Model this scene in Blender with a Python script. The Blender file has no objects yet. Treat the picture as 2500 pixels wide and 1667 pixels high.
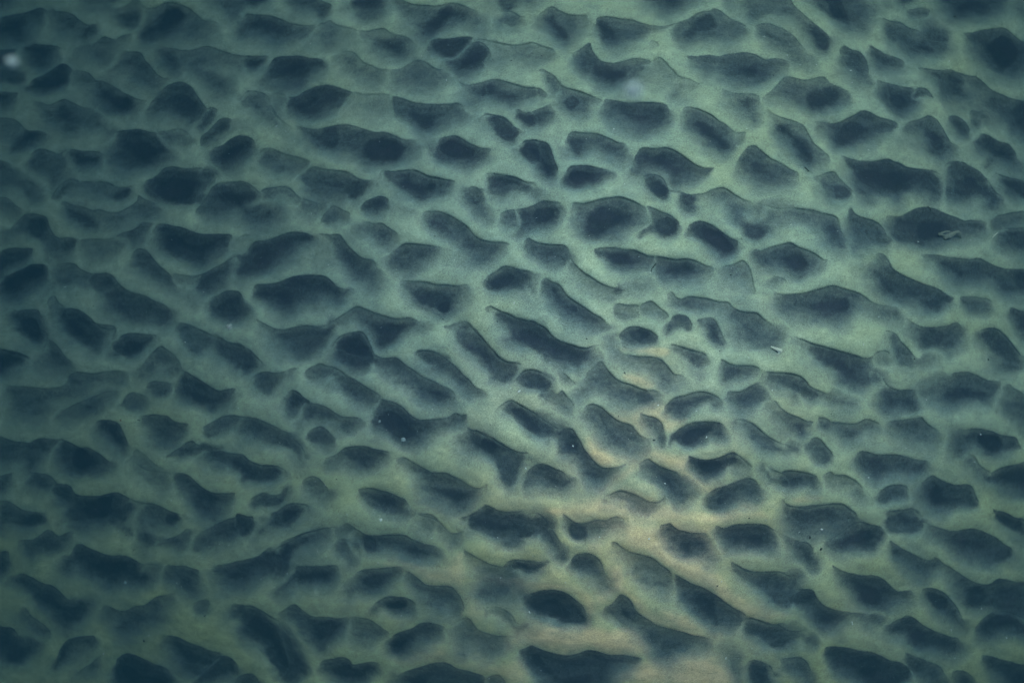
import bpy, bmesh, math, random
import numpy as np
from mathutils import Vector, Matrix, noise as mnoise

# ------------------------------------------------------------------ camera, sky, sun, exposure
S = bpy.context.scene
COL = S.collection
IW, IH = 2500.0, 1667.0            # photograph size, used only to lay the seabed out at its real proportions
CAM_H = 2.6                        # metres above the mean sand level
HALF_W = 1.66                      # half width of sea floor seen at that distance
K = 2 * HALF_W / IW / CAM_H        # ray slope per photograph pixel

cam_d = bpy.data.cameras.new('camera'); cam = bpy.data.objects.new('camera', cam_d); COL.objects.link(cam)
S.camera = cam
cam.location = (0, 0, CAM_H); cam.rotation_euler = (0, 0, 0)
cam_d.sensor_width = 36; cam_d.lens = 36 * CAM_H / (2 * HALF_W)
cam_d.clip_start = 0.02; cam_d.clip_end = 500
cam_d.dof.use_dof = True; cam_d.dof.focus_distance = CAM_H - 0.12; cam_d.dof.aperture_fstop = 7.0

W = bpy.data.worlds.new('World'); S.world = W; W.use_nodes = True
wn = W.node_tree.nodes; wl = W.node_tree.links
sky = wn.new('ShaderNodeTexSky'); sky.sky_type = 'NISHITA'; sky.sun_disc = False
SUN_EL, SUN_AZ = math.radians(57), math.radians(12)     # azimuth clockwise from +Y: light comes from the top of the picture
sky.sun_elevation = SUN_EL; sky.sun_rotation = SUN_AZ
bg = wn['Background']; bg.inputs['Strength'].default_value = 0.10
wl.new(sky.outputs[0], bg.inputs[0])
sd = bpy.data.lights.new('sun', 'SUN'); so = bpy.data.objects.new('sun', sd); COL.objects.link(so)
sd.energy = 1.5; sd.angle = math.radians(12); sd.color = (1, 0.96, 0.88)
d = Vector((math.sin(SUN_AZ) * math.cos(SUN_EL), math.cos(SUN_AZ) * math.cos(SUN_EL), math.sin(SUN_EL)))
so.rotation_euler = d.to_track_quat('Z', 'Y').to_euler(); so.location = (0, 0, 8)
S.view_settings.view_transform = 'Standard'; S.view_settings.look = 'None'
S.view_settings.exposure = 4.75; S.view_settings.gamma = 1
S.cycles.volume_bounces = 0; S.cycles.max_bounces = 6

# ------------------------------------------------------------------ traced layout of the silt hollows
UN = 2.979                          # one traced unit in photograph pixels
DATA = """T 0 0
c .75|0,15 10,13 20,11 28,8 34,7 38,10|37,14 34,19 26,21 24,26 22,33 16,35 8,33 0,31 -8,28 -8,18
b .9|0,20 12,15 22,14 32,10 34,14 22,20 20,28 12,31 2,29 -4,25
c .6|43,6 46,9 55,10 60,12 65,17 71,21 79,21|78,25 72,31 64,32 57,28 48,25 42,19 41,12
b .95|70,23 76,21 78,24 73,29 67,31 68,26
b .6|-3,-3 12,-3 8,5 2,9 -4,8
c .5|94,7 103,5 108,1 113,0 116,4 119,7|118,14 114,21 104,21 97,19 92,13 84,10 72,7 68,5 70,-4 84,-3 90,3
b .85|97,13 102,9 112,10 114,16 109,21 101,20
b .7|86,-3 99,-3 97,1 91,3
c .5|118,6 121,7 128,6 134,3 140,2 148,4 155,7 160,11 166,15 172,17 178,20|177,25 170,30 163,34 155,36 146,33 140,30 134,33 128,35 118,36 113,30 116,22 118,14
b .95|119,19 127,16 136,8 146,8 151,14 147,22 138,28 125,32 116,29
b .6|168,-5 190,-5 222,-5 222,-1 214,4 203,8 197,14 190,18 184,15 180,9 172,5
b .8|200,-5 222,-5 218,1 208,5 201,3
c .85|24,36 32,37 43,38 50,40|47,43 44,49 39,54 31,56 24,51 22,44 20,39
c .75|0,41 5,41 13,41|10,45 6,50 0,53 -8,50 -8,42
b .7|0,58 8,57 16,58 22,61 21,66 14,69 3,67 -6,64 -5,58
c .55|60,40 72,37 80,35 86,31 94,33 99,30 107,28|106,31 99,35 95,41 93,49 88,54 78,50 68,47 62,46
c .7|99,42 105,43 115,44 119,49 124,55 128,61 133,64 138,65|133,69 129,76 122,72 112,67 104,61 96,59 90,60 92,55 96,50
b .9|110,54 117,56 122,62 128,68 126,73 117,68 110,61
c .5|127,39 138,39 146,41 153,42 160,41 168,38 175,39 184,42 192,45 202,46 214,46 220,47|217,53 209,58 203,55 196,58 188,56 180,54 172,55 167,58 180,62 190,70 186,79 180,82 172,78 166,69 158,60 150,56 146,59 139,58 133,53 129,47
b .9|131,42 141,42 147,47 148,54 144,59 138,56 133,50
b .6|176,45 190,48 204,49 212,52 204,56 190,53 178,50
b .6|168,60 178,62 188,70 186,77 178,76 170,68
c .9|24,69 27,65 34,62 44,57 50,53 55,53 60,57|58,60 57,65 50,70 40,74 32,75 24,74 21,72
c .55|60,58 66,58 73,61 79,66 86,67 95,72 105,78 115,82 120,83|114,88 110,93 100,94 90,92 84,86 80,79 70,74 62,68 59,63
b .95|80,69 88,70 98,77 110,83 106,90 96,92 87,88 82,80
c .75|0,75 6,76 14,77|11,82 6,87 0,88 -8,86 -8,75
b .25|12,80 22,80 26,84 26,92 18,94 10,90
c .6|27,83 34,84 41,86 48,83 53,81 60,84 68,88 76,89|80,94 84,100 88,105 94,108 88,112 84,106 76,106 62,108 54,109 48,107 42,101 34,94 29,88
b .9|35,90 44,91 52,84 60,88 66,96 64,105 54,107 46,102 40,97
c .5|-8,98 2,97 12,98 17,102 21,106 28,107 34,108 38,111|33,115 28,118 20,121 13,125 8,122 0,118 -8,116
b .95|16,110 24,106 33,109 36,112 28,116 20,119 12,124 12,118
c .75|122,86 128,79 134,73 141,69 149,68 156,71 160,76 164,83 168,89 173,91|170,96 165,101 158,104 150,100 140,94 133,92 128,95 122,93
b .85|134,80 142,74 152,76 160,84 163,92 158,98 148,94 138,88
c .85|170,89 178,91|175,95 170,101 165,106 160,104 164,98
c .45|199,80 203,76 208,75 215,77 220,80 222,86 226,94 232,99 238,104|235,112 228,108 220,100 212,94 202,90 197,86
b .75|203,82 212,82 218,90 222,96 218,98 208,92
c .8|164,120 165,112 170,108 176,102 180,98 185,97 190,99|188,103 184,108 178,112 172,115 168,119
b .35|188,99 196,98 204,101 203,106 194,110 186,112 188,105
c .85|175,121 182,119 188,115 195,112 203,112 209,117|207,124 202,131 192,137 184,139 178,134 174,128 173,124
b 1|178,124 188,118 198,116 203,120 198,129 190,135 183,136 178,131
c .8|93,110 98,108 106,107 114,106 121,108 128,109|136,115 141,123 139,129 130,134 120,137 108,139 96,137 90,130 92,120 94,114
b .95|98,112 112,111 124,114 132,122 132,130 118,134 104,132 96,124
c .5|128,109 138,107 148,106 156,111|158,116 152,121 145,119 138,122 132,116
b .4|122,134 130,133 128,138 104,144 90,142 94,137
c .7|56,122 66,124 76,124 84,126|83,132 79,136 70,137 62,136 56,132 52,126
b .9|60,125 72,126 82,128 80,134 66,136 60,131
c .65|24,128 28,124 34,122 42,125 48,127 53,124 56,122|57,132 55,141 50,148 44,154 42,150 37,145 28,141 24,136 23,131
b .8|30,132 42,134 54,136 50,145 44,152 38,143 31,138
c .7|119,149 128,145 135,139 142,137 152,138 164,139|176,142 174,148 168,157 164,165 150,168 132,166 120,158
b .9|128,148 138,143 152,143 160,150 156,160 140,164 128,160
c .7|180,151 190,149 200,149 206,153 211,156|216,162 208,166 196,172 188,168 182,160
c .6|209,128 214,124 220,121 228,123 236,128|238,134 234,142 224,144 214,141 208,137 207,132
c .35|48,156 53,150 58,147 64,149 74,149 86,150 94,153 108,154|108,158 100,166 88,168 70,164 56,162
b .55|74,154 92,155 104,158 96,164 82,163 74,160
c .55|-8,132 0,132 8,134|10,139 18,144 28,150 34,157 24,160 12,158 0,158 -8,156
c .4|6,140 14,142 22,147 32,156|24,162 8,160 -2,156 2,146
T 600 0
c .65|-2,15 1,12 8,13 18,12 26,15 36,19 48,21 56,21|55,25 50,31 43,33 36,33 28,36 22,34 12,33 0,32 -7,29 -7,22
b .95|2,20 10,15 20,15 30,18 40,22 42,26 36,31 28,34 22,32 10,28 2,25
c .7|50,-3 58,-2 64,2 70,5|68,9 62,13 54,10 44,7 35,2 36,-4
c .35|58,23 60,20 65,19 69,17 75,21 84,23 92,25|93,31 88,36 80,37 76,42 66,41 56,38 48,38 53,30
b .5|62,24 72,22 78,28 76,38 66,38 60,32
c .5|92,25 100,25 108,24 114,24 120,28 128,30 135,32 141,38|138,42 134,45 127,47 118,46 110,43 102,38 96,33 92,29
b .95|108,30 118,31 128,33 132,38 130,44 122,46 114,42 106,36
b .5|80,6 86,0 94,-4 114,-4 118,4 112,11 104,15 98,16 92,12 82,9
b .9|88,4 96,-4 110,-4 112,6 106,14 98,14 92,9
c .6|122,-4 130,1 138,4 150,5 160,5 168,3 176,4 184,7 189,9|192,14 195,20 188,24 180,21 170,22 160,24 152,29 148,33 143,30 140,23 134,19 128,14 126,8 118,0
b .95|154,12 162,8 174,6 182,10 180,16 168,18 158,23 150,29 144,28 140,20 146,16
b .5|195,-4 204,4 208,13 205,16 200,12 197,4
c .7|205,-5 222,-5|220,4 216,9 210,8 206,2
c .5|212,11 218,10 224,14 229,14|226,20 222,24 214,22 206,20 208,15
b .5|224,-4 240,-4 238,4 230,4 226,0
c .9|150,36 156,32 166,31 178,31 186,32|180,37 175,43 168,47 158,44 151,41 149,39
c .35|186,34 194,33 202,35 212,37 222,37 238,36|238,44 232,50 222,52 210,54 196,52 200,44 196,38
c .85|184,37 190,35 196,38 200,44 198,50|192,55 184,58 174,60 170,57 166,53 166,50 174,48 180,42
b .95|174,50 182,44 190,42 194,48 188,54 176,58
b .5|216,38 236,37 238,46 226,50 216,46
c .85|-2,46 8,46 18,47|15,53 10,56 6,58 0,56 -4,52
c .85|17,58 20,53 24,48 34,47 44,46 52,48 62,49|64,53 58,57 53,62 48,68 42,71 34,72 22,70 13,67 14,63
b 1|24,56 32,50 46,49 54,53 48,60 40,66 28,66 20,63
b .25|62,49 67,54 68,60 62,64 52,68 50,64 58,58
c .4|78,43 88,43 93,47 97,51 104,54 110,57 118,58|116,64 114,72 104,70 96,68 88,62 80,57 74,50
b .65|80,46 88,47 96,53 108,58 114,64 106,69 94,64 84,57
c .6|118,58 126,56 134,52 140,49 146,50 152,54 158,57 163,57|167,62 162,67 154,72 140,73 128,71 116,72 118,66
b .75|128,60 136,54 144,51 150,55 146,62 136,66 124,70 122,66
c .85|34,81 42,79 50,74 58,71 68,70 76,72 86,75 88,78|85,81 80,84 76,88 66,92 56,96 46,95 38,92 33,88
b 1|40,84 50,80 58,75 68,74 72,80 62,86 52,92 42,92
c .3|88,76 96,78 106,78 118,79|120,90 114,98 100,99 88,96 80,94 84,84
b .45|94,84 108,81 118,84 116,92 102,92
c .7|120,80 128,81 136,84 144,85 156,85 168,85 174,84 180,88|181,93 178,98 170,98 162,102 155,106 148,108 142,107 136,100 128,96 121,90
b .9|134,92 148,90 162,90 168,93 160,99 150,106 144,105 138,99
c .45|24,77 32,78|34,82 30,90 28,96 22,88 19,80
c .55|0,76 4,75 12,76 18,79 20,85 25,93 30,99|32,108 26,108 18,100 8,94 -4,88
b .6|4,82 14,82 20,92 22,100 12,94 4,90
c .7|42,103 50,105 58,106 68,104 78,102 90,104 98,106 106,109 114,109 122,112 130,115 139,115|140,122 136,128 126,132 120,135 108,137 98,136 88,131 78,127 66,124 56,120 50,113 44,107
b .85|52,108 62,108 70,105 78,108 80,116 74,124 62,120 54,114
b .95|96,116 108,112 122,116 134,120 128,128 116,134 102,133 94,126
b .5|144,106 148,110 152,116 156,120 154,126 148,124 144,118
c .8|158,114 164,112 171,111 178,114 184,118 192,121 200,122|198,126 192,131 184,137 176,136 168,132 158,131 154,128 156,122
b .95|160,118 170,114 180,118 188,124 186,131 176,134 166,128 160,124
b .3|196,120 206,123 206,127 196,129 190,130
c .65|174,66 180,69 190,69 198,67 206,66 216,68 226,71 238,72|238,80 230,84 222,88 216,92 210,87 200,86 190,86 184,86 182,79 178,72
b .9|190,76 200,70 212,72 222,76 224,82 212,84 200,83 190,84
c .85|194,96 202,94 211,96 216,100 220,105 225,107|224,112 220,117 214,117 207,114 200,109 195,103 192,99
c .9|220,91 224,90 228,92 236,92|238,102 230,104 224,99 221,95
c .9|227,118 232,115 240,116|242,130 236,136 230,132 224,124
c .5|10,126 14,122 20,121 30,125 40,128 48,131 53,133|50,137 44,142 36,145 22,144 12,140 6,135
b .65|14,128 26,128 36,134 40,140 28,142 16,138
c .65|55,137 62,139 70,140 78,141 86,145 94,148 107,149|108,154 100,160 88,164 70,166 54,162 46,152 44,146 50,141
b .8|60,146 74,146 90,152 98,156 84,162 64,158
c .75|112,140 122,141 134,140 142,142 150,146 160,147 170,148|168,154 158,160 144,166 128,160 118,154 112,146
b .95|120,150 132,143 144,148 156,152 150,160 132,160
b .2|172,148 190,143 198,143 196,156 178,158 172,156
c .6|196,143 206,143 216,146 226,149 238,152|240,160 226,160 210,158 200,154
T 1200 0
c .55|14,11 18,10 24,14 28,15|27,20 22,22 14,22 10,19 10,15
c .35|-2,34 8,36 18,37 28,36 34,35 42,38 50,40 53,43|52,47 44,50 36,54 26,55 14,52 14,44 8,40 0,42
b .5|20,40 34,38 46,42 52,44 48,47 38,50 26,50 16,46
b .6|22,-4 44,-4 40,3 34,8 30,7 25,3
c .6|38,14 42,10 46,7 50,6 56,9 63,12 70,13 78,13|77,20 73,26 68,33 62,36 56,34 50,28 44,22 39,18
b .95|42,14 50,12 56,18 62,26 66,30 62,34 56,31 48,24 42,19
c .65|85,20 86,15 92,14 100,15 108,16 115,16 120,18 126,20 134,21 144,21 152,20|140,24 130,26 124,29 112,34 104,39 98,38 92,32 87,27
b .95|87,19 98,20 106,22 116,24 108,30 102,36 96,34 90,27
c .6|152,20 160,17 166,13 172,10 178,9 182,7 188,9 196,15 204,19 208,22|208,27 202,32 196,35 184,34 172,34 160,37 154,34 150,28 150,24
b .85|160,24 170,16 178,13 186,20 182,26 170,30 160,34 156,30
b .8|124,-4 170,-4 162,3 156,8 148,11 140,11 132,6
b .95|138,-4 158,-4 152,6 146,9 140,6
c .25|129,36 132,34 136,36 137,39|132,39 130,38
c .7|67,44 72,41 80,36 82,40 84,44 88,49 92,51 100,52 106,51 112,49 118,48 126,49 132,51|128,56 120,62 112,68 104,69 96,71 88,69 84,63 76,60 70,55 68,49
b .92|84,54 98,54 108,56 110,62 104,68 96,69 88,66 83,60
c .35|130,52 136,48 141,49 146,55 150,60 153,63 162,65 168,68 170,69|166,72 160,76 156,81 150,82 146,78 146,72 132,70 118,68 112,64 112,58 120,54
b .5|150,68 162,68 166,71 158,75 154,80 149,79 148,73
c .6|39,58 43,57 50,61 54,65 57,70|53,76 51,80 50,72 46,66 43,60
c .65|-4,68 4,66 10,67 18,70 28,72 38,72 43,75 46,78|43,80 36,80 30,83 24,88 16,92 8,88 0,86 -6,84
b .9|-6,72 6,70 20,74 28,78 24,84 12,86 0,82
c .6|56,74 57,70 62,72 70,74 78,77 86,80 91,82|88,84 78,84 80,90 77,94 68,93 60,90 54,86 52,80
b .85|58,82 66,80 70,84 66,89 60,89 56,86
c .8|19,92 22,91 30,92 36,90 42,88 48,86|50,92 46,98 42,102 36,104 30,104 25,100 21,96
b .95|20,92 30,94 34,98 33,103 27,101
b .4|46,86 54,88 54,96 58,106 60,112 56,108 52,98 44,104 42,98
c .85|-6,94 0,94 6,96 12,99 16,103 22,106|24,109 20,114 13,116 6,113 0,108 -6,104
b .85|92,-9 93,-9 93,-8
c .85|92,82 98,82 104,83 112,84 124,84 136,84 142,85 145,88|146,96 142,102 136,106 128,109 120,109 114,107 106,103 98,98 93,92
b 1|100,88 116,88 134,90 136,98 128,104 120,106 112,102 104,97
c .65|157,90 162,88 168,89 174,91 180,94 186,99 192,102 196,106 200,110|200,118 197,124 190,128 184,126 178,122 172,116 166,110 160,103 158,97
b .95|166,100 174,100 184,106 192,114 194,122 188,125 180,118 172,112
c .6|189,73 196,76 202,77 210,77 216,78 220,81|219,88 220,96 216,103 210,98 204,93 197,87 192,80
b .8|200,81 210,80 216,86 214,94 206,91
c .55|200,110 204,109 208,109|207,112 202,118 200,117
c .7|60,118 62,112 66,108 74,109 82,109 90,111 98,114 104,117 109,118|109,124 109,134 104,132 98,128 92,126 84,122 76,124 70,128 66,124
b .85|62,114 70,112 76,116 74,122 70,126 65,122
b .75|84,114 100,118 106,124 106,129 98,127 90,122
b .45|50,116 58,116 60,124 64,128 56,130 52,124
c .85|24,120 27,116 32,115 40,116 46,118 49,124 52,132 54,140|51,146 46,147 40,142 32,136 26,130 20,124
b 1|27,120 38,118 46,126 50,138 46,143 38,136 30,129
c .85|60,142 64,137 70,136 80,136 88,138 96,140|99,143 92,146 88,150 78,152 66,152 59,148
b 1|66,140 80,139 88,142 84,149 70,150 63,146
c .8|115,134 118,127 124,121 134,122 142,121 148,123 154,127 162,132 168,136 176,138 183,138|176,143 168,147 160,150 150,153 145,149 143,142 136,140 128,142 120,144 115,142
b .95|119,130 130,126 142,126 148,132 158,138 156,146 148,149 144,141 132,137 122,138 117,138
c .85|123,148 127,144 134,144 140,147 143,152|144,158 138,162 132,160 127,154
c .7|200,136 205,127 210,121 216,120 220,123 228,129 236,133 246,139 252,142|248,148 240,152 230,154 222,153 214,148 206,144 201,140
b .85|208,132 216,128 226,134 236,140 238,148 228,150 216,144 208,138
c .7|-4,143 6,143 16,146 26,149 36,150|34,154 28,158 10,160 -4,160
c .65|215,22 222,20 229,20 234,22 240,24 246,28 252,35 258,42|262,48 260,54 252,55 246,50 240,42 232,36 224,30 218,25
b .9|222,26 232,26 242,30 248,38 254,44 252,50 246,46 240,40 230,34
c .75|160,46 168,46 176,46 186,47 192,45 200,44 208,43 216,45 224,49 232,49 240,50 246,54|240,58 230,62 222,67 210,68 198,67 190,63 184,58 178,60 172,56 164,50
b .95|192,50 204,47 214,51 220,56 216,64 206,66 196,63 192,57
c .6|222,81 228,76 234,70 240,64 246,64 256,66 266,64 273,64 278,69 286,73 294,77|292,82 286,87 278,90 264,92 256,88 246,84 234,83 224,83
b .9|260,74 276,70 286,76 286,82 276,88 264,90 258,82
c .6|196,-4 205,2 212,-4 240,-4 248,4 256,12 262,18 270,25 277,31|277,36 274,42 269,42 262,36 258,30 252,20 246,14 232,12 222,14 214,16 208,12 202,6 194,0
b .85|260,20 268,26 276,32 272,40 266,38 262,30
b .65|204,0 220,0 220,8 214,14 208,9
T 1800 0
b .7|60,-4 100,-4 112,4 116,10 108,18 104,26 94,24 84,20 76,12 68,6
b .9|74,0 84,-2 90,8 94,18 92,22 82,16 76,8
b .45|116,-3 122,0 128,6 122,9 118,6
b .75|130,-4 146,-4 144,2 136,4
c .7|140,8 145,7 152,7 158,9|156,12 150,13 144,12 140,10
b .85|170,-4 216,-4 216,6 206,12 196,14 184,16 176,17 174,10 168,6
b .95|176,0 200,-2 208,4 196,10 180,14
b .5|226,0 240,-4 240,12 230,12
c .75|84,46 84,41 88,38 94,41 100,42 104,46 107,54 108,62|108,70 102,67 94,60 86,56 84,50
b .9|88,48 96,48 102,54 105,62 102,65 94,58 88,54
c .75|108,38 112,40 118,43 124,45 132,48 137,51|134,55 124,57 116,56 112,52 110,45
b .85|116,46 126,48 126,54 118,54
c .65|118,15 126,18 134,19 140,23 146,25 150,26|152,24 156,21 160,21 166,24 172,27 173,32 173,40 168,44 156,45 146,46 138,42 132,36 124,32 122,22
b .85|130,28 142,28 150,34 160,42 148,44 138,40
b .7|150,26 160,24 168,32 164,38 154,36
c .75|186,27 192,27 200,25 210,24 218,24 226,29 234,34 242,36|242,56 230,62 220,62 208,56 200,48 194,40 190,32
b .95|202,34 216,30 230,36 236,44 228,56 216,58 206,48 200,42
c .7|148,55 156,56 166,58 174,57 182,60 190,62 196,63 202,68 208,74 218,78 228,82 238,85|242,92 242,104 226,110 220,100 206,92 198,88 190,84 198,80 192,76 188,68 186,64 188,74 192,82 184,86 174,85 168,80 164,72 162,64 154,59
b .8|172,62 182,66 188,76 190,82 178,84 172,76
b .85|222,88 242,88 242,116 232,108 224,100
b .7|190,64 200,68 204,76 214,82 220,92 210,90 200,84 196,74
b .5|195,80 220,90 222,102 206,104 196,90
c .75|114,66 120,68 128,70 136,72 144,73|146,80 148,86 144,90 140,94 132,94 126,88 120,82 115,75
b .9|122,74 134,76 142,84 140,90 132,90 126,83
c .75|145,74 149,72 154,73 158,77 160,81|154,78 149,79 146,82 143,80
c .85|173,97 178,95 184,98 188,102 190,107|188,111 182,108 177,104
c .6|190,96 192,91 198,92 204,91 208,96|204,100 200,98 196,104 192,102
c .8|64,100 70,100 76,101 84,101 90,98 96,95 102,91 108,92 114,95 122,98 130,101 131,105|126,106 118,108 112,114 100,118 88,120 80,120 76,114 70,108 66,104
b .9|70,104 84,105 94,100 106,100 114,104 108,112 96,116 86,118 80,114 74,109
c .55|24,90 30,94 38,97 46,99 54,103 58,110 62,117 68,122 74,127 76,132|72,135 64,137 56,132 48,124 40,118 33,112 30,102
b .95|33,104 42,102 52,110 58,120 64,130 58,134 50,126 40,116 34,110
c .7|139,102 146,99 152,97 157,95 164,99 168,105 172,112 176,117 182,120|180,124 172,128 166,130 160,126 152,120 148,112 138,108
b .9|150,106 160,102 168,112 170,122 162,122 154,115
b .35|128,112 144,110 152,120 144,124 130,120
c .85|198,112 201,110 206,111 214,116 222,118 228,124 230,130|234,137 228,136 216,132 204,136 206,128 198,124 196,118
b .95|202,116 214,118 224,124 226,132 214,130 206,126
c .85|86,128 94,131 104,132 114,132 124,130 130,133 138,137 148,139 158,139 166,143|169,150 168,160 160,164 150,158 120,164 104,164 96,152 91,142
b .9|94,138 110,138 130,142 146,146 154,152 140,160 116,160 102,154
c .7|170,136 176,135 183,133 190,136 198,140 204,147 208,154|208,164 190,166 172,162 170,150
b .85|180,146 196,146 204,158 190,162 178,156
c .85|211,142 220,144 230,147 240,151|242,164 224,162 216,156 211,148
c .55|66,145 74,142 80,142 84,148 90,154 96,159|90,164 76,164 70,158 66,150
T 0 400
c .55|4,5 10,6 16,11 22,14 28,18 33,21|35,26 30,30 24,31 18,27 12,20 6,14 2,10
c .5|-4,29 4,28 8,30 12,34 18,38|14,43 8,43 2,40 -4,37
c .6|41,29 46,22 50,17 54,14 58,13 62,13|62,18 58,23 52,26 46,29
b .7|48,20 58,15 60,18 54,24 48,26
c .55|62,13 66,15 74,15 84,15 91,17 96,20 103,20 108,19|109,24 106,29 100,33 94,33 88,30 80,27 72,24 64,22 60,20
b .85|92,24 100,21 107,21 106,27 100,32 94,32 90,28
c .8|119,15 124,13 129,9 135,4 142,3 152,4 160,4 166,5|166,12 168,18 163,25 160,30 156,34 148,35 140,34 134,31 130,26 124,22 120,18
b .95|130,14 140,8 154,8 164,14 162,22 156,28 144,32 136,30 130,22
c .5|166,6 174,7 178,10|176,14 172,18 168,22 166,20 168,12
c .75|160,40 164,34 170,26 174,20 180,16 190,16 200,15 206,18 211,23 213,24|212,28 208,32 216,32 226,35 231,38 230,44 224,49 216,52 208,52 202,48 196,44 190,43 178,43 166,42
b .95|178,24 190,20 204,22 210,28 204,34 210,37 222,36 227,40 222,47 212,50 204,48 198,42 188,40 180,34
c .5|214,23 220,20 228,19 236,19 240,22 246,30|238,28 232,25 222,25 214,26
c .6|50,33 54,31 60,33 68,35 75,38 82,38 88,40 96,40 102,38 108,35 113,31 114,27 118,29 124,31 128,33|132,37 130,40 118,44 108,46 100,50 94,53 86,52 82,50 78,54 70,54 62,50 56,46 52,41
b .85|54,36 66,37 78,42 82,48 78,53 72,52 66,48 58,43
c .65|10,52 14,47 20,42 26,41 32,42 38,44 40,50 42,54 46,59 50,61 56,61 62,62|60,66 56,71 50,75 44,76 40,72 38,68 34,62 26,60 18,58 10,58 4,60
b .85|22,46 34,44 39,50 38,56 32,60 24,56
b .8|50,63 62,63 60,68 54,72 48,70
c .5|66,63 74,62 82,62 90,62 96,60|104,62 106,68 98,72 92,76 84,80 76,78 70,74 66,69
c .75|94,61 99,57 106,55 112,52 118,48 126,49|122,52 119,59 114,64 109,69 104,68 100,64
b .85|104,60 112,55 118,52 117,60 110,66 105,65
c .85|127,50 134,49 142,51 150,53 158,56 166,58 176,58 184,58 190,59|188,66 182,72 176,77 170,82 163,84 156,81 148,78 140,74 132,70 127,66 126,58
b .95|132,56 146,55 160,60 180,60 182,66 174,74 166,80 154,76 142,71 132,65
c .3|196,60 204,59|203,64 198,68 193,70 190,66
c .75|107,79 110,73 114,70 120,71 124,76 128,81 133,86 138,90 142,94|144,98 138,100 130,97 122,92 114,88 108,84
b .85|110,80 118,77 126,84 126,88 118,88 112,85
b .45|128,88 140,96 152,104 162,110 160,118 150,114 140,106 134,98
c .4|142,91 150,91 158,92 165,91|164,94 158,98 150,99 144,96
c .85|158,94 164,91 170,89 176,85 182,82 188,78 194,76|195,80 195,86 192,90 186,95 180,101 173,105 166,104 160,99
b .95|162,95 176,89 186,84 190,88 182,96 174,102 166,102
c .8|0,73 4,71 12,69 20,69 27,69|25,73 20,79 12,83 5,86 2,91 0,96 -8,96 -8,76
c .95|0,95 5,92 12,89 20,86 26,83 32,83 39,84|39,90 36,96 30,100 22,104 16,109 8,110 1,106 -1,100
c .55|44,84 50,82 56,81 62,82 66,86 70,88 75,90 82,90 90,91 95,95|92,104 86,106 78,106 70,102 62,98 54,100 48,98 44,92
b .4|40,98 48,98 44,102 39,108 35,110 37,104
c .75|75,90 84,90 90,91 95,96 100,101 106,104 114,106 120,108 126,112 132,114 137,117|141,122 140,128 134,132 124,130 112,130 104,128 96,124 90,118 86,112 78,106 72,98 72,94
b .9|84,106 94,106 104,112 110,120 108,128 98,124 90,116
b .7|128,118 136,120 138,126 132,130 126,126
c .8|172,111 178,108 184,105 190,104 196,105 199,110|201,116 204,121 202,126 194,128 184,128 175,125 171,118
b .9|178,114 188,109 194,114 194,122 184,124 176,120
c .7|10,120 14,121 22,120 30,119 33,121|35,128 36,134 38,140 38,148 34,152 28,149 22,145 16,138 10,130 8,124
b .9|16,128 28,128 34,136 36,146 30,147 22,141
c .45|40,118 40,112 44,109 46,110 49,115 53,118|50,124 46,126 42,126
c .8|46,122 52,119 58,119 64,120 70,124 76,129 82,133 88,135 95,136|92,141 86,144 82,149 74,151 66,149 60,146 52,140 47,134 45,128
b .95|50,128 60,124 70,130 78,138 82,144 74,148 62,144 52,137
b .4|36,140 42,140 46,148 52,156 34,160
c .75|91,148 96,144 100,140 106,139 114,140 122,141 128,141|127,146 122,150 118,155 110,158 100,157 94,154
b .9|104,146 116,144 124,144 120,151 112,155 104,153
c .6|144,131 152,131 158,133 164,136 172,140 180,144 188,147 196,149 204,153 210,158|208,164 190,164 176,158 168,154 156,152 150,148 146,140
b .7|176,150 188,149 200,153 204,160 190,162 178,158
c .65|124,160 128,154 132,150 136,152 142,157|140,164 130,166
c .8|-4,152 6,152 16,155 24,159|20,166 0,166
T 600 400
c .55|12,24 16,20 24,19 32,19 38,22 42,26 46,29|44,32 38,30 30,27 22,28 14,30
b .4|44,34 50,34 56,42 54,48 46,46 40,40
c .5|46,29 52,30 60,32 68,32|66,36 60,40 54,42 46,38
c .65|62,48 64,42 68,37 72,34 78,37 82,39 86,41|84,45 76,46 68,48
b .7|70,38 76,38 80,42 74,45 68,44
c .9|94,36 98,32 104,29 110,27 115,28 118,31|117,35 112,38 106,40 100,39 95,38
b .5|118,30 126,32 134,34 140,38 138,42 130,43 122,40
c .6|56,4 64,5 72,6 80,7 86,9 91,12 98,14 107,14|107,17 103,22 98,27 93,31 88,32 84,30 80,24 72,22 64,22 54,21 47,18 46,12 52,10
b .85|80,18 90,14 102,16 100,23 92,30 86,30 81,25
b .7|52,12 70,10 80,14 70,20 56,19
c .75|112,7 118,7 126,7 134,6 140,6 146,9 152,11 160,12 168,14 171,14|168,18 162,20 156,23 152,29 146,32 138,30 130,28 122,25 118,18 113,12
b .95|120,14 132,10 144,13 156,16 152,24 146,30 136,27 124,23
b .3|174,16 178,15 176,22 172,28 170,24
c .85|197,8 206,9 214,10 222,12 230,15 238,17|230,20 228,26 222,25 216,30 211,33 206,31 202,26 198,18
b .95|202,14 216,14 226,17 220,23 212,30 206,27
c .75|184,18 190,20 195,22|196,28 199,36 200,42 198,46 192,44 186,38 181,32 178,26 180,21
b .85|184,26 194,30 198,40 194,43 188,38 183,32
c .7|145,40 150,39 158,39 166,42 174,46 180,50 184,55 188,60 194,63 202,64 210,64 216,66|212,70 206,74 202,80 194,84 186,82 180,76 174,68 168,62 160,58 152,52 146,46
b .85|150,44 162,46 172,54 170,60 160,56 150,50
b .7|186,68 200,70 202,74 196,80 188,78 182,72
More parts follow.
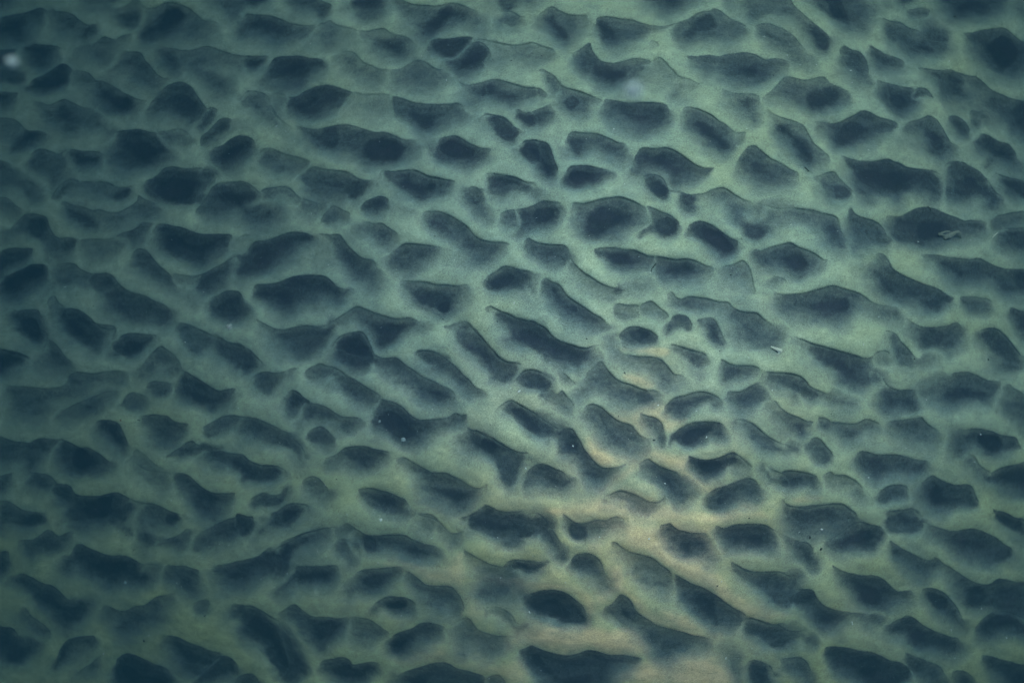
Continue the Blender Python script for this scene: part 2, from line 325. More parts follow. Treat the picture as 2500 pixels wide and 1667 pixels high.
c .65|97,48 104,49 112,48 116,51 121,55 125,59|123,64 118,68 112,67 106,62 98,58 90,56 92,52
b .8|98,54 112,52 120,58 118,64 112,65 104,59
c .85|0,72 4,67 8,64 14,63 22,61 30,58 38,56 46,56 53,58|56,61 48,65 42,69 38,76 30,80 22,85 14,88 6,91 0,94 -8,94 -14,86 -8,78
b .95|6,72 18,66 34,60 46,60 40,66 34,74 22,80 10,84 2,82
b .4|52,58 66,59 70,64 74,76 78,86 66,86 50,84 40,78 50,66
c .75|60,58 68,58 76,58 80,62 84,68 88,72 93,76 98,78 104,79 107,84|109,90 109,98 106,102 100,99 94,96 88,94 84,88 78,80 73,72 70,64
b .9|72,62 80,66 86,74 92,82 96,91 90,91 84,84 76,73
c .75|119,72 124,69 130,66 138,66 146,67 154,68 160,69|158,74 154,78 148,80 142,84 136,88 128,89 120,87 116,82 117,76
b .9|124,80 138,74 150,72 152,76 142,80 134,86 126,86
b .35|158,70 170,72 180,76 182,84 170,86 158,82
b .7|-3,150 2,152 4,158 -4,160
c .85|6,104 9,99 16,99 24,98 32,95 40,92 48,91 56,91 64,92 70,96 74,100 80,102|84,103 80,108 74,114 66,108 58,112 56,116 50,114 44,117 38,121 30,121 22,117 14,112 8,109
b .95|12,104 28,100 44,96 56,98 56,106 44,112 36,119 26,115 14,109
b .5|76,106 84,104 78,111 70,117 62,119 70,113
c .6|126,97 134,96 142,96 150,97 158,99 166,100 174,100 182,99|181,106 178,112 172,118 166,124 160,126 152,123 144,118 136,113 132,108 128,102
b .85|134,104 150,100 162,103 176,102 174,112 164,122 156,118 142,112
b 1|160,112 168,112 164,120 158,118
c .7|194,98 200,92 206,88 212,84 218,84 226,87 234,89|240,98 236,106 228,106 220,104 210,105 202,104 196,102
b .85|204,97 214,90 226,92 228,100 214,102 204,102
c .75|8,128 14,130 20,133 24,135 32,136 40,134 48,133 56,133 64,133|70,130 76,134 70,140 68,146 64,152 56,156 44,158 34,156 26,150 22,142 16,136
b .75|34,140 50,138 62,140 60,150 48,154 34,150
c .6|58,133 66,132 72,129 78,125 84,121 88,118 92,117 96,118 104,121 112,124 120,126 128,126 134,126 138,128 142,130|146,132 148,134 136,135 130,138 124,144 118,148 110,152 106,146 102,140 98,134 94,128 86,128 80,132 74,135
b .9|94,126 108,126 122,131 138,131 126,138 118,146 110,150 104,142 98,134
c .85|76,142 80,140 88,138 95,138 98,142 101,147 104,153|104,162 90,168 76,162 68,156 70,150
b .95|80,144 92,141 98,148 98,156 86,156 78,152
c .65|161,134 168,132 174,130 180,129 184,131 188,137 194,144 200,151 205,158|204,168 192,168 182,160 174,152 170,142 168,137
b .9|174,142 182,140 190,148 196,158 188,160 178,152
c .75|196,119 200,117 206,119 214,123 222,127 230,129 238,130|242,142 242,156 232,152 222,148 214,142 210,134 204,128 200,124
b .95|212,132 226,134 238,138 240,150 226,146 216,140
c .5|138,158 144,153 152,153 160,156|164,162 146,164
T 1200 400
c .75|-4,9 6,9 16,11 26,15 36,16|36,20 30,26 24,27 18,30 12,33 4,31 -2,28
b .85|0,14 20,15 26,18 18,26 8,30 0,24
c .65|7,42 12,39 20,39|23,46 22,54 14,52 9,48
c .8|20,39 26,37 34,34 40,31 44,30 50,31 56,33|57,40 52,48 44,54 38,52 30,54 22,58 18,54 22,48
b .95|34,36 50,34 52,42 44,50 34,48 30,42
c .6|66,33 74,33 82,31 90,29 98,28 105,27 110,29 118,32 124,35 127,36|127,46 128,50 120,54 110,54 100,58 88,60 78,61 70,58 66,50 67,40
b .95|78,40 92,34 106,32 116,36 122,44 114,54 98,58 82,60 74,56 74,46
c .7|128,35 134,37 140,40 146,42 152,46 154,50|153,56 148,60 140,60 134,56 128,56 122,60 124,54 131,48 130,40
b .85|138,46 150,46 152,54 146,59 138,56 134,50
c .85|161,52 164,49 170,47 176,48 184,52 190,56 196,60 202,63|201,68 196,73 190,75 184,73 178,68 172,62 166,58 161,57
b 1|172,50 182,54 194,62 198,68 191,74 184,72 176,62 171,56
c .8|124,12 128,10 134,10 140,13 143,19|145,24 142,29 136,27 130,22 125,16
b .95|128,14 136,13 142,20 142,26 136,24 130,19
c .7|148,24 154,23 160,25 166,25 174,24 180,21 186,20 192,21 200,26 208,30 214,32|214,40 214,48 216,49 224,44 228,36 234,35 240,37|248,50 236,54 228,58 218,61 210,58 206,50 198,48 194,40 186,38 176,37 170,39 166,41 160,40 156,34 152,28
b .85|156,26 166,27 166,38 160,39 155,33
b .8|196,34 212,35 212,46 204,48 197,42
b .85|208,50 226,48 230,54 218,60 210,57
c .7|27,63 30,61 34,63 40,65 48,66 56,66 60,67 63,72|64,80 60,84 54,84 46,83 38,78 30,74 27,68
b .75|40,68 58,68 62,76 58,82 46,80 36,74
c .55|60,80 64,78 68,82 74,88 82,93 90,98 98,101 104,101|114,97 124,94 130,92 132,98 124,105 112,107 104,108 100,112 94,112 84,108 76,102 70,96 64,88
b .85|100,102 106,101 110,104 106,108 99,107
c .75|84,70 92,69 100,69 108,70 116,70 122,73 128,76 134,77|134,84 130,88 122,88 112,88 104,86 98,82 92,77 86,74
b .95|94,72 110,71 120,76 124,82 112,87 102,83 94,77
c .7|134,77 142,77 150,78 158,77 166,79 174,83 181,86|181,92 174,94 166,95 158,96 150,96 142,97 136,94 132,88
b .9|144,84 160,79 172,86 172,92 160,94 146,93 139,90
c .45|190,84 198,82 205,79 209,82 212,88 214,96 216,107|210,106 204,102 196,102 188,100 186,94 188,88
c .8|-4,94 0,91 6,88 12,84 18,85 26,88 32,91 40,91|34,98 30,100 30,108 20,106 10,104 2,105 -4,102
b .95|2,94 14,87 22,91 20,98 8,103 0,101
c .75|44,94 50,97 56,100 62,108 70,114 78,119 84,123 90,126 94,131|97,134 92,137 84,137 76,134 68,130 60,126 52,118 46,111 40,105 40,98
b .9|48,102 56,103 62,112 70,120 66,124 56,116 49,110
b .25|18,108 40,104 44,116 34,120 22,116
c .85|-2,118 4,120 12,122 20,126 28,129 36,131 44,135 49,141 56,145 64,148 72,150 78,151 84,149 88,150|87,158 80,164 60,168 44,160 34,154 20,150 10,146 8,138 4,132 0,126
b .95|14,134 26,132 38,138 44,142 40,152 30,152 18,144
b .85|48,145 60,150 68,154 60,162 50,156
c .55|100,118 104,115 112,116 118,116 122,118|120,123 114,126 106,126 101,122
c .6|122,117 126,115 132,113 138,117 143,122 145,126|140,127 134,124 126,122 120,120
c .65|144,107 148,105 152,109 156,111 162,109 170,110 178,110 186,113 193,114 198,118 204,121 210,122 218,122 224,127 230,132|238,136 236,148 232,154 224,150 216,149 206,146 200,142 196,134 194,124 188,120 180,119 172,120 166,118 158,117 152,116 147,112
b .85|196,118 206,123 218,128 224,138 218,146 206,144 199,136 196,126
c .7|147,128 150,125 156,124 162,126 165,132|162,136 156,133 150,134 144,139 144,134
c .7|169,128 174,127 180,127 184,130 188,136 191,143 193,147|188,149 182,146 178,140 174,134
b .85|178,130 184,133 190,146 184,146 178,139
c .75|104,142 108,137 114,134 120,134 126,136 132,138 137,142|134,146 126,147 120,148 114,149 108,146
b .9|112,138 124,137 130,141 122,146 114,146
b .3|94,142 104,146 104,156 94,152
c .7|146,149 152,149 160,151 168,153 176,157|176,166 166,168 156,160 149,154
T 1800 400
c .6|62,11 68,10 74,8 80,8 84,13 88,17 93,21 96,24|94,28 88,30 80,30 74,25 70,20 66,16
b .75|80,19 88,20 94,24 88,28 80,28
c .8|86,-6 94,-4 104,-2 130,-2 138,2 148,4 158,5 166,9|168,14 168,20 162,22 156,16 148,18 142,22 138,28 132,33 124,31 114,27 106,22 99,15 94,8 90,2
b .95|96,2 130,2 148,8 150,14 138,22 130,28 118,26 106,18 98,10
c .8|172,0 178,-2 186,0 194,4 201,9 206,16 212,24 218,29|216,34 208,37 200,34 192,28 184,22 178,16 171,10
b .95|184,8 196,10 204,18 210,28 206,34 196,30 186,20
c .85|211,7 218,10 226,12 234,14 240,17|244,30 236,30 226,24 218,19 213,14
c .6|23,35 28,36 34,37 42,37 50,37 58,37 64,38 72,41 80,43 83,46 85,54 88,60 91,66|90,71 84,72 78,68 72,61 66,54 58,48 50,46 40,48 30,54 22,58 14,60 8,56 5,50 12,47 18,42
b .95|70,48 80,46 84,56 88,64 86,70 78,64 71,55
b .6|20,40 40,40 44,46 34,50 22,50
c .7|91,40 93,37 97,42 104,45 110,47 116,50 120,54 122,58 126,62|122,66 112,66 104,68 97,70 94,64 92,56 91,48
b .45|112,56 126,60 122,66 110,66
c .8|122,43 128,43 134,43 140,40 148,37 156,36 164,38 170,41 178,44 186,47 192,46 200,47|204,50 203,56 196,58 190,60 182,62 172,63 168,66 156,67 146,66 136,64 128,60 124,52
b .95|150,44 166,42 184,50 184,56 172,60 166,66 154,64 146,56
c .75|150,74 158,74 166,75 174,77 182,78 190,78 198,77 204,80 212,84 220,86 236,86|244,90 244,104 230,106 216,102 208,96 198,97 190,98 182,100 176,97 172,92 168,86 162,80 154,77
b .85|164,78 180,82 190,88 188,97 180,98 172,90
b .5|206,96 222,90 240,98 232,106 214,106
b .85|228,88 242,88 242,106 230,102
c .6|211,44 218,42 226,40 238,40|240,48 230,50 218,54 210,56 206,52
c .75|218,54 228,53 238,54|242,66 232,71 220,70 214,64 212,58
c .7|14,70 20,71 28,68 36,66 44,64 50,68 56,71 64,75 70,79 74,80|70,84 64,88 58,90 52,94 44,92 38,88 30,86 20,86 16,80 12,75
b .95|26,74 38,69 48,70 58,76 60,84 50,90 42,88 32,83 26,80
c .5|28,93 34,93 40,96|36,99 30,100 25,98
b .3|16,94 26,94 26,100 18,98
c .8|113,76 116,74 120,75 124,79 128,86 134,90 142,94 150,97 158,100 166,104 172,108 177,111|172,116 164,120 156,118 146,117 136,116 128,112 120,106 114,100 110,94 108,88 112,83 117,86 115,81
b .95|114,88 122,90 126,98 132,106 124,107 116,99
b .9|144,104 156,108 166,114 158,118 146,114 136,110
b .35|98,82 108,80 112,88 104,94 98,88
c .7|30,106 38,107 46,107 54,106 62,104 70,102 76,100 82,100 90,103 98,106 104,109 110,113 118,116 125,117|132,120 134,128 126,126 116,124 106,122 98,120 93,126 90,131 82,132 74,130 66,130 54,129 44,127 38,122 34,115
b .95|38,112 50,110 62,108 76,105 90,108 92,114 90,122 78,126 62,126 48,122 40,118
c .65|182,110 190,109 198,110 206,111 209,114|208,119 202,122 194,122 188,118 184,114
c .7|138,126 144,130 150,133 158,134 166,134 172,133 178,131 182,132|185,138 184,146 178,152 170,154 160,150 150,149 146,144 144,138 140,132
b .8|148,136 164,137 170,142 162,148 152,147
c .8|200,136 208,134 214,136 220,141 226,148 233,156|234,166 218,168 208,158 202,150 198,142
b .9|208,140 216,142 226,154 220,160 210,152 205,146
c .8|224,118 232,120 240,122|242,140 236,142 230,136 226,128
c .65|120,138 124,137 130,140 134,146 140,151 145,158|144,168 134,168 128,158 126,150 122,144
c .75|45,141 50,143 58,146 66,149 74,152 84,154 92,157|92,170 74,170 62,160 52,152 46,147
c .5|112,156 120,153 126,157|126,164 114,164
T 0 800
c .9|0,18 6,19 12,21 18,23 24,26|22,30 16,34 8,36 0,37 -8,36 -8,18
c .65|36,18 38,12 42,10 46,14 50,19 54,24 59,29|58,34 52,36 42,36 34,34 30,30 32,24
b .5|36,8 44,8 48,16 40,22 34,22
c .7|28,1 38,4 38,10 36,16|32,18 28,15 22,10 16,4 12,0
c .7|45,-4 60,-4 92,-2 92,6|86,14 80,20 74,20 66,15 58,8 50,5 46,1
c .6|98,8 104,5 112,5 120,6 127,7|127,11 122,16 118,20 112,22 104,22 96,24 90,23 92,18 95,12
b .85|102,14 114,9 124,8 122,14 114,20 106,20 101,18
c .6|116,30 122,24 128,18 132,16 136,18 142,22 146,26 149,31|150,36 146,40 138,37 130,35 124,36 119,41 114,42 112,38
b .75|116,32 124,25 132,24 134,30 128,34 120,38
c .55|150,2 158,0 166,2 172,5|176,8 172,12 172,20 164,22 156,18 150,14 146,8
c .75|174,6 182,9 188,12 196,13 203,17 208,21 212,26 214,30|212,36 206,40 200,40 192,34 184,30 176,26 172,20 172,12
b .9|180,26 194,24 206,28 211,32 204,38 196,35 186,30
c .8|147,36 153,36 159,40 165,44 172,48 180,51 186,50 192,50|190,55 184,61 178,67 173,68 166,65 158,62 150,60 145,52 146,44
b .9|150,50 162,50 176,56 184,56 176,64 166,64 156,60
c .7|205,42 211,38 217,36 223,37 229,37 236,36|234,42 230,50 225,56 219,57 212,53 206,48
c .55|5,49 12,48 20,48 28,49 36,50 44,49 51,48 56,45 57,40 62,37 68,37 76,38 84,37 92,36 100,36 105,37|105,41 98,45 90,46 80,48 72,52 64,56 56,58 46,60 42,64 42,72 36,77 26,76 16,74 8,68 6,58
b .65|58,41 66,41 70,44 64,48 58,47
b .65|10,58 30,56 40,66 36,74 20,70
c .6|48,69 56,66 64,62 72,58 80,55 88,52 97,52|96,55 90,59 84,64 79,69 74,74 66,76 56,77 50,76 44,74
b .85|70,64 78,58 88,54 94,54 86,60 78,68 72,71
c .65|121,46 127,44 134,44 140,45|141,48 139,52 135,55 130,56 125,53 121,50
c .6|100,62 104,55 110,53 116,55 121,57|122,60 118,64 112,66 104,65 98,64
c .85|78,78 84,75 92,76 98,79 101,84 104,90 106,96|103,100 98,98 92,94 86,90 80,87 77,83
b 1|84,82 92,78 98,86 103,92 102,97 94,92 86,88
b .5|74,76 78,76 77,88 84,92 90,98 96,102 88,98 78,90 73,84
c .75|116,72 124,71 132,71 138,72 143,76 148,78 154,79|152,84 148,88 144,92 140,96 134,97 128,95 124,91 123,86 124,82 118,78
b .85|126,80 140,78 144,82 138,92 130,93 126,88
c .6|166,82 172,78 178,75 184,72 192,72 202,74 211,75 219,78 227,82 235,85|243,90 247,97 252,106 256,110 250,116 246,112 240,104 234,100 226,99 216,97 208,93 200,88 190,86 180,86 170,88
b .65|200,84 214,80 230,86 240,94 230,97 216,94
c .7|-4,89 0,89 6,91 12,93 18,93 24,94 27,92 31,90 38,90 46,91 53,91|50,96 44,98 38,104 32,110 26,116 22,120 22,112 18,108 10,110 0,110 -6,108
c .8|48,92 54,92 60,95 66,98 72,98 78,101 84,105 90,109|92,113 86,116 78,119 68,120 58,118 50,114 46,108 46,100
b 1|60,100 68,98 78,103 88,108 88,112 78,116 68,116 59,112
b .4|34,98 46,96 48,106 50,116 42,104
c .7|-4,124 2,121 9,120|8,126 4,132 -2,134
c .65|20,124 25,119 32,119 39,120 44,123 48,128 52,133 57,136 62,138|62,146 54,146 48,140 44,138 38,134 30,134 24,132 20,128
b .75|26,124 36,121 42,127 40,132 30,132
c .4|102,112 108,106 112,100 118,103 124,108 129,112 135,115|140,118 140,128 130,130 118,128 108,122
c .5|106,108 120,116 134,118 140,120|142,130 134,134 124,130 114,124 106,118
c .7|138,106 142,102 148,98 153,94 158,93 162,96|172,98 180,99|188,110 178,112 168,110 160,106 150,108 142,110
c .8|141,120 147,119 153,120 158,124 164,129 170,133 177,136 184,136 193,135|190,140 186,146 182,151 176,156 170,157 164,154 158,148 154,142 150,136 143,130 140,126
b .9|150,128 160,132 170,140 180,142 176,152 168,154 162,146 154,138
c .7|171,98 178,100 186,102 194,103 200,104 204,108 211,111 218,113 226,113 232,115|234,118 230,123 222,126 214,129 207,128 200,124 194,118 188,116 180,116 172,112 166,106
b .95|182,106 196,105 204,112 218,116 226,116 220,123 210,127 200,122 190,114
c .5|170,112 176,108 186,112 188,116|182,118 174,116
c .65|206,140 214,136 218,135 224,137 229,136|236,130 232,140 226,145 218,148 208,146
c .75|56,143 60,138 66,138 74,138 82,137 90,136 96,135 101,137 106,140 111,143|114,150 108,156 100,164 80,166 60,164 52,158 49,152
b .85|62,146 80,142 96,140 100,148 84,156 64,154
c .7|112,146 118,144 124,144 130,145 136,149 142,152 149,154|150,160 140,168 120,166 110,158 110,152
c .65|-4,144 6,142 12,145 20,149 28,150 36,152|39,160 20,164 0,160
c .85|192,158 200,155 208,155|206,164 194,164
T 600 800
c .7|-2,18 4,18 8,24 13,29|11,34 6,39 0,40 -4,38
c .65|4,44 10,39 16,36 24,37 30,37 36,34 42,33|38,37 32,43 27,50 20,56 16,57 10,54 5,50
c .6|50,34 55,31 61,29 67,31 73,32 78,35 82,39|78,40 68,42 56,42 50,38
c .75|70,34 76,34 82,39 88,42 94,46 100,50 106,53 111,57|108,62 102,65 95,64 90,60 84,56 80,52 74,46 68,40
b .85|74,40 82,44 92,50 100,56 102,62 94,62 86,56 80,50
b .4|56,38 68,40 76,48 80,52 70,52 60,48 54,44
c .8|35,54 39,51 44,53 48,57 53,61 48,64|45,68 42,72 37,73 34,68 33,60
c .7|48,62 54,62 60,63 66,65 72,69 78,73 85,74 94,74|96,78 92,81 88,85 82,86 76,84 74,80 68,76 60,76 52,76 46,81 43,79 46,74
b .85|50,66 58,66 58,72 52,76 48,74
b .8|76,78 86,77 90,80 84,85 78,83
b .4|20,62 34,56 34,66 22,66
c .8|51,86 56,82 62,81 67,84 71,88 74,92|72,96 68,98 62,97 56,94 51,90
c .7|-6,74 2,74 10,75 17,78 24,81 31,84 37,87 40,92 44,96 47,101 49,107|54,108 52,112 48,117 44,116 42,112 38,106 32,100 24,98 16,98 8,96 -2,93 -10,88
b .75|2,84 20,84 34,88 40,98 46,108 44,112 36,102 24,96 10,93
c .85|-4,104 0,107 6,110 12,112 18,112 26,113 32,117|30,121 24,124 18,127 12,129 4,128 -4,124
c .75|66,107 72,105 77,102 82,98 88,97 96,97 104,99 112,100 118,102|116,106 111,110 106,114 100,118 94,118 86,115 80,110 72,112 66,114 64,110
b .9|82,104 96,100 110,102 112,106 104,112 96,116 88,112 82,109
b .4|70,108 80,110 86,116 76,118 70,116
c .4|11,136 16,135 20,137 24,137 30,136 36,131 38,128|38,134 34,138 29,143 24,148 16,149 10,144
c .55|47,125 52,122 56,122 61,125 64,129 67,132|66,136 60,140 54,138 48,132
b .5|64,132 72,134 70,142 64,146 62,140
c .8|27,149 33,145 40,143 47,144 51,146|50,150 46,155 42,160 34,164 24,160 20,155
c .75|92,133 98,132 106,132 113,134 120,136 126,139 131,141 134,146|136,150 132,154 124,154 116,152 108,149 100,144 95,139
b .9|100,136 114,138 126,142 130,150 118,150 108,146
c .7|123,108 128,106 134,108 140,111 146,115 152,119 158,119 164,119 171,122 178,125 184,129 191,131 198,127|198,130 194,133 190,137 186,143 180,148 174,151 168,150 160,146 152,142 146,138 141,134 141,128 140,122 134,116 128,112 124,111
b .95|158,126 176,128 188,132 186,139 178,146 172,149 160,143 150,136 144,128
c .75|181,82 185,84 190,85 196,89 203,92 210,96 218,100 225,102 232,103|232,110 228,118 224,126 220,132 214,134 208,128 204,118 198,112 190,106 182,102 176,98 175,92 180,88
b .95|184,88 196,90 206,96 210,104 208,112 198,108 188,102 182,96
b .3|212,102 230,106 222,126 216,118
c .75|110,59 116,60 121,61 127,64 132,68 136,72 142,75 150,76 158,75 165,73 171,70 176,72 181,72|178,77 172,79 164,82 158,85 152,88 146,93 138,96 130,96 124,92 118,88 112,84 106,82 104,76 107,68
b .92|108,74 120,68 132,76 146,80 156,80 146,88 134,93 126,89 114,83
c .75|72,14 76,8 82,5 88,4 94,4 98,7 101,13 105,21|103,26 96,24 88,22 80,20 72,19 69,17
b .9|78,10 90,7 96,10 100,18 92,18 82,16
c .7|98,20 104,21 112,25 118,25 124,25 130,30 137,35 144,40 150,42 157,45 164,49 169,52 172,57|171,61 164,63 158,65 150,62 144,60 138,55 132,51 126,46 118,41 112,37 106,30 100,26
b .95|140,44 152,46 164,52 167,57 158,61 148,57 140,52
c .75|137,21 142,18 149,19 156,21 163,25 169,30 174,34 178,39 184,44 189,49 194,50|194,54 188,56 181,55 176,50 172,46 168,42 162,38 154,35 146,30 140,26
c .75|186,0 192,6 197,13 203,19 208,24 214,28 220,29 225,32|224,38 222,44 218,48 210,48 205,44 198,39 192,33 188,28 182,22 176,16 170,10 172,0
b .9|180,10 190,12 200,22 206,32 210,38 202,38 194,30 186,22
c .75|220,47 224,40 230,36 238,36|250,44 244,50 232,50
c .75|210,63 214,60 218,59 223,62 229,66 236,69|250,76 258,82 250,96 242,92 236,87 228,81 222,76 216,72 209,68
b .85|220,66 230,70 240,76 246,86 238,84 228,77
b .6|228,130 240,112 246,124 236,134
c .7|180,156 186,152 194,148 200,146 208,150 216,152 224,151 230,149|240,160 230,172 200,172 184,166
c .55|139,152 146,154 152,156 158,160|152,168 140,164
T 1200 800
c .85|10,-4 20,-8 36,-3 44,0 49,6 56,11 64,14 72,17 78,17 84,15 88,15|86,20 80,24 76,30 72,35 66,33 62,30 54,28 48,24 44,20 36,20 28,14 20,10 12,6 8,2
b .95|14,-2 28,-2 38,6 40,16 34,17 24,10
b .9|48,16 56,13 68,18 76,20 72,28 64,29 54,26 48,22
c .7|0,18 3,22 8,26 14,29 20,29 24,31|22,38 18,46 10,48 4,46 -4,40 -6,20
c .75|20,46 22,41 27,36 34,35 40,36 46,40 50,42|48,48 42,52 34,51 26,50 18,48
b .8|28,40 40,38 47,43 44,50 34,50 26,47
c .45|54,38 58,37 64,42 70,48|64,48 58,44
c .6|54,54 58,52 62,56 66,61 67,65|66,68 62,70 56,67 50,63 44,58 40,54 44,51 50,52
c .75|5,66 9,62 14,59 19,60 24,63 30,67 36,71 42,75 48,79 54,83 60,83 66,83 70,88 73,94 75,99 80,104 84,109 90,114 98,115 104,114 110,111|108,114 102,120 96,125 88,130 82,130 76,124 72,118 68,112 64,107 58,104 56,98 50,94 42,92 36,89 30,85 24,79 18,74 10,71
b .9|12,62 20,64 30,72 40,80 42,88 34,86 24,76 14,69
b .85|58,88 66,86 71,93 72,101 64,103 58,97
b .6|72,108 82,112 96,118 90,126 82,126 76,118
c .75|0,89 6,93 12,97 20,101 26,103 31,104|28,112 24,120 20,128 14,132 10,132 6,122 0,114 -8,106 -10,92
b .85|-6,92 2,94 8,102 8,112 2,112 -6,106
c .8|24,126 28,119 34,113 40,111 46,112 52,115 58,117 62,121|66,126 60,132 54,134 46,132 38,129 28,133 25,131
b .95|36,118 48,116 58,122 60,128 52,131 42,127
b .35|60,126 70,128 78,138 70,144 58,138
c .65|78,38 84,33 90,28 94,33 99,39 104,43 110,46 116,48 122,50 128,51 134,51 139,55|137,58 130,60 122,62 114,66 106,63 98,56 90,53 82,52 76,56 70,60 69,54 70,49 77,46
b .75|80,40 90,34 94,42 90,48 80,46
b .8|118,52 130,52 137,55 130,59 120,61
c .7|76,66 80,63 84,62 90,65 96,70 102,75 108,78 114,80 118,84 122,88 128,90 131,91|128,96 122,102 116,104 108,102 100,99 94,95 88,90 82,80 76,74
b .9|88,70 96,78 106,84 112,92 114,100 106,99 98,95 92,88
c .7|122,70 128,72 134,74 139,78 142,85|143,92 140,96 136,92 133,86 128,81 124,76
b .6|134,88 142,88 143,98 138,98
c .6|108,22 114,23 122,24 130,24 138,26 142,29 146,34 150,38 156,38|158,42 152,48 146,49 140,47 134,42 128,37 120,34 112,32 104,27 98,20 94,12 92,6 98,8 102,18
b .8|126,30 138,29 144,36 150,42 146,48 140,45 132,38
c .7|146,15 150,14 158,17 166,19 173,21|175,28 174,36 170,38 164,34 158,28 152,24 147,19
b .9|154,20 166,20 170,28 171,36 164,33 157,26
c .65|188,26 192,27 198,30 206,31 214,31 220,33|218,37 210,41 200,42 192,46 189,42 190,36
b .75|196,32 206,34 200,40 191,44 190,40
c .7|141,66 144,62 150,58 158,56 164,53 172,52 180,54 187,58|189,62 184,65 178,60 170,62 164,66 160,72 154,75 147,72 143,71
b .85|152,62 166,56 178,56 172,60 162,66 154,72
c .8|152,84 158,81 164,78 172,77 182,77 190,79|193,84 192,90 186,92 180,90 172,94 164,96 156,95 150,92 146,96 148,90
b .95|158,88 168,83 180,81 184,85 174,90 164,94 158,93
c .75|193,54 196,53 204,52 212,48 222,45|226,52 226,60 218,65 208,67 200,65 194,60
c .7|222,37 228,36 236,37 246,39 254,42|250,60 240,54 228,50 222,44
c .7|200,75 208,76 214,79 220,83 226,88 234,93 240,96|246,104 236,106 224,104 216,100 210,94 204,87 198,80
b .85|216,84 226,92 236,98 232,103 222,100 214,90
c .85|161,105 168,107 176,108 184,107 192,104 198,102 204,105|207,109 200,112 194,116 188,120 182,123 174,123 168,118 164,113
b 1|168,109 184,109 196,105 198,109 188,116 180,121 172,118
c .8|120,112 124,109 128,107 134,111 140,114 148,117 153,119|160,128 166,136 162,142 156,146 150,143 144,135 138,128 130,122 122,116
b .95|128,114 138,117 148,122 152,130 156,138 150,140 142,129 134,121
c .8|178,136 184,132 192,129 200,126 208,123 215,124 219,128|221,136 218,142 208,144 200,144 192,148 182,149 178,146 176,140
b .95|188,133 202,128 214,125 216,130 204,136 194,143 186,146 182,140
c .6|92,139 98,136 106,134 114,137 122,140 130,142 136,142 143,138|142,144 138,150 130,156 120,155 112,150 104,143 97,142
b .65|108,140 124,144 136,146 128,152 116,150
c .5|224,114 228,116 234,118 242,122|244,130 232,130 226,124
c .8|-6,145 6,149 14,151 22,151 28,150 26,149|36,152 46,156 50,162 30,172 0,172 -8,160
t 1|80,90 96,100 116,104 120,104 128,98 138,100 150,104 160,106 164,118 176,126 190,128 178,136 166,132 156,122 148,116 130,108 122,112 112,120 98,132 92,137 110,132 128,136 140,142 152,146 170,152 190,150 210,148 200,158 180,162 120,162 96,158 60,156 40,150 62,144 80,140 86,134 80,130 96,126 106,118 112,112 98,115 86,111 78,102
t .9|100,72 112,70 124,62 136,60 142,70 150,74 160,74 156,80 148,84 142,84 138,78 130,73 124,72 130,82 136,90 128,90 120,88 112,80
t .8|110,38 124,38 136,46 130,50 118,48 108,42
t .6|104,18 120,16 140,16 146,20 140,24 120,22
T 1800 800
c .8|45,7 50,8 58,11 66,14 74,17 82,18 90,20 98,23 104,25 110,24 114,21 120,19|124,24 118,24 112,28 107,32 108,36 114,37 119,40 120,44 112,47 102,50 96,49 90,47 82,42 72,37 66,32 60,26 56,20 50,16 45,12
b .95|60,18 74,22 90,26 100,32 100,44 92,44 80,38 68,30
c .8|107,37 113,36 118,39 121,44 125,48 132,51 140,51 147,52|147,58 146,66 138,66 132,67 126,70 119,66 115,60 116,54 120,48 112,46
b .98|117,54 124,50 132,54 132,62 126,67 119,64
c .6|120,4 124,3 130,6 134,12 140,17 144,22 148,25|156,23 164,24 160,29 152,32 144,37 138,36 132,32 128,28 124,26 126,20 124,12
c .7|22,36 30,37 38,37 44,38 52,40 57,43 60,47 66,51 73,54|78,54 86,56 92,60 94,63 86,64 78,62 70,58 60,58 50,56 42,53 36,50 26,44 22,40
b .85|36,46 46,42 56,46 64,52 66,56 56,56 46,53
c .7|28,60 32,60 36,66 42,70 50,73 56,76 62,77|58,82 55,88 50,88 42,84 36,80 32,74 28,68 22,66 22,62
b .9|32,70 40,72 50,76 55,80 53,87 46,84 38,79
c .7|176,37 182,36 188,36 196,39 204,42 212,43 217,44|214,52 210,60 204,62 196,60 188,60 180,64 172,65 164,60 154,58 150,54 153,48 160,43 168,41 175,40
b .9|170,50 184,46 200,50 208,57 194,58 182,62 172,62 162,57
c .6|222,45 228,50 234,54 244,60|244,90 232,80 222,72 214,62 218,52
c .7|198,4 204,1 208,0 214,2 220,8 226,15 232,21 238,24|238,30 228,30 220,28 212,24 206,18 202,10
b .85|206,6 214,8 222,16 224,24 214,23 208,16
c .6|66,74 72,74 78,77 86,78 94,79 100,78 106,75 112,76 118,79|118,84 110,86 106,84 100,88 96,93 90,96 84,92 78,86 70,82
b .75|84,82 96,82 108,79 114,82 104,84 98,90 90,93
c .65|124,78 132,76 140,75 146,74 151,73 155,77 160,81 164,84|168,92 162,97 152,98 142,94 132,90 126,86 121,84
b .75|134,80 148,78 152,86 146,91 138,88
c .75|188,84 192,83 200,83 208,84 214,87 220,89 228,90 230,95 232,100|224,100 218,102 214,104 206,104 198,100 193,96 186,104 184,108 178,106 174,98 174,90 180,86
b .95|196,88 208,86 216,92 218,98 214,103 206,103 198,97
c .55|186,104 194,106 198,112 204,116 208,119|210,128 204,128 198,122 190,116 184,110
c .85|208,119 214,116 222,114 230,112 238,111|246,128 238,139 228,138 218,134 208,130 202,124
b .95|216,120 230,118 242,120 240,134 228,134 216,130
c .7|0,76 6,75 12,78 18,83 24,88 30,92 36,95|44,96 50,100 46,104 38,105 28,106 20,104 12,99 8,92 3,84
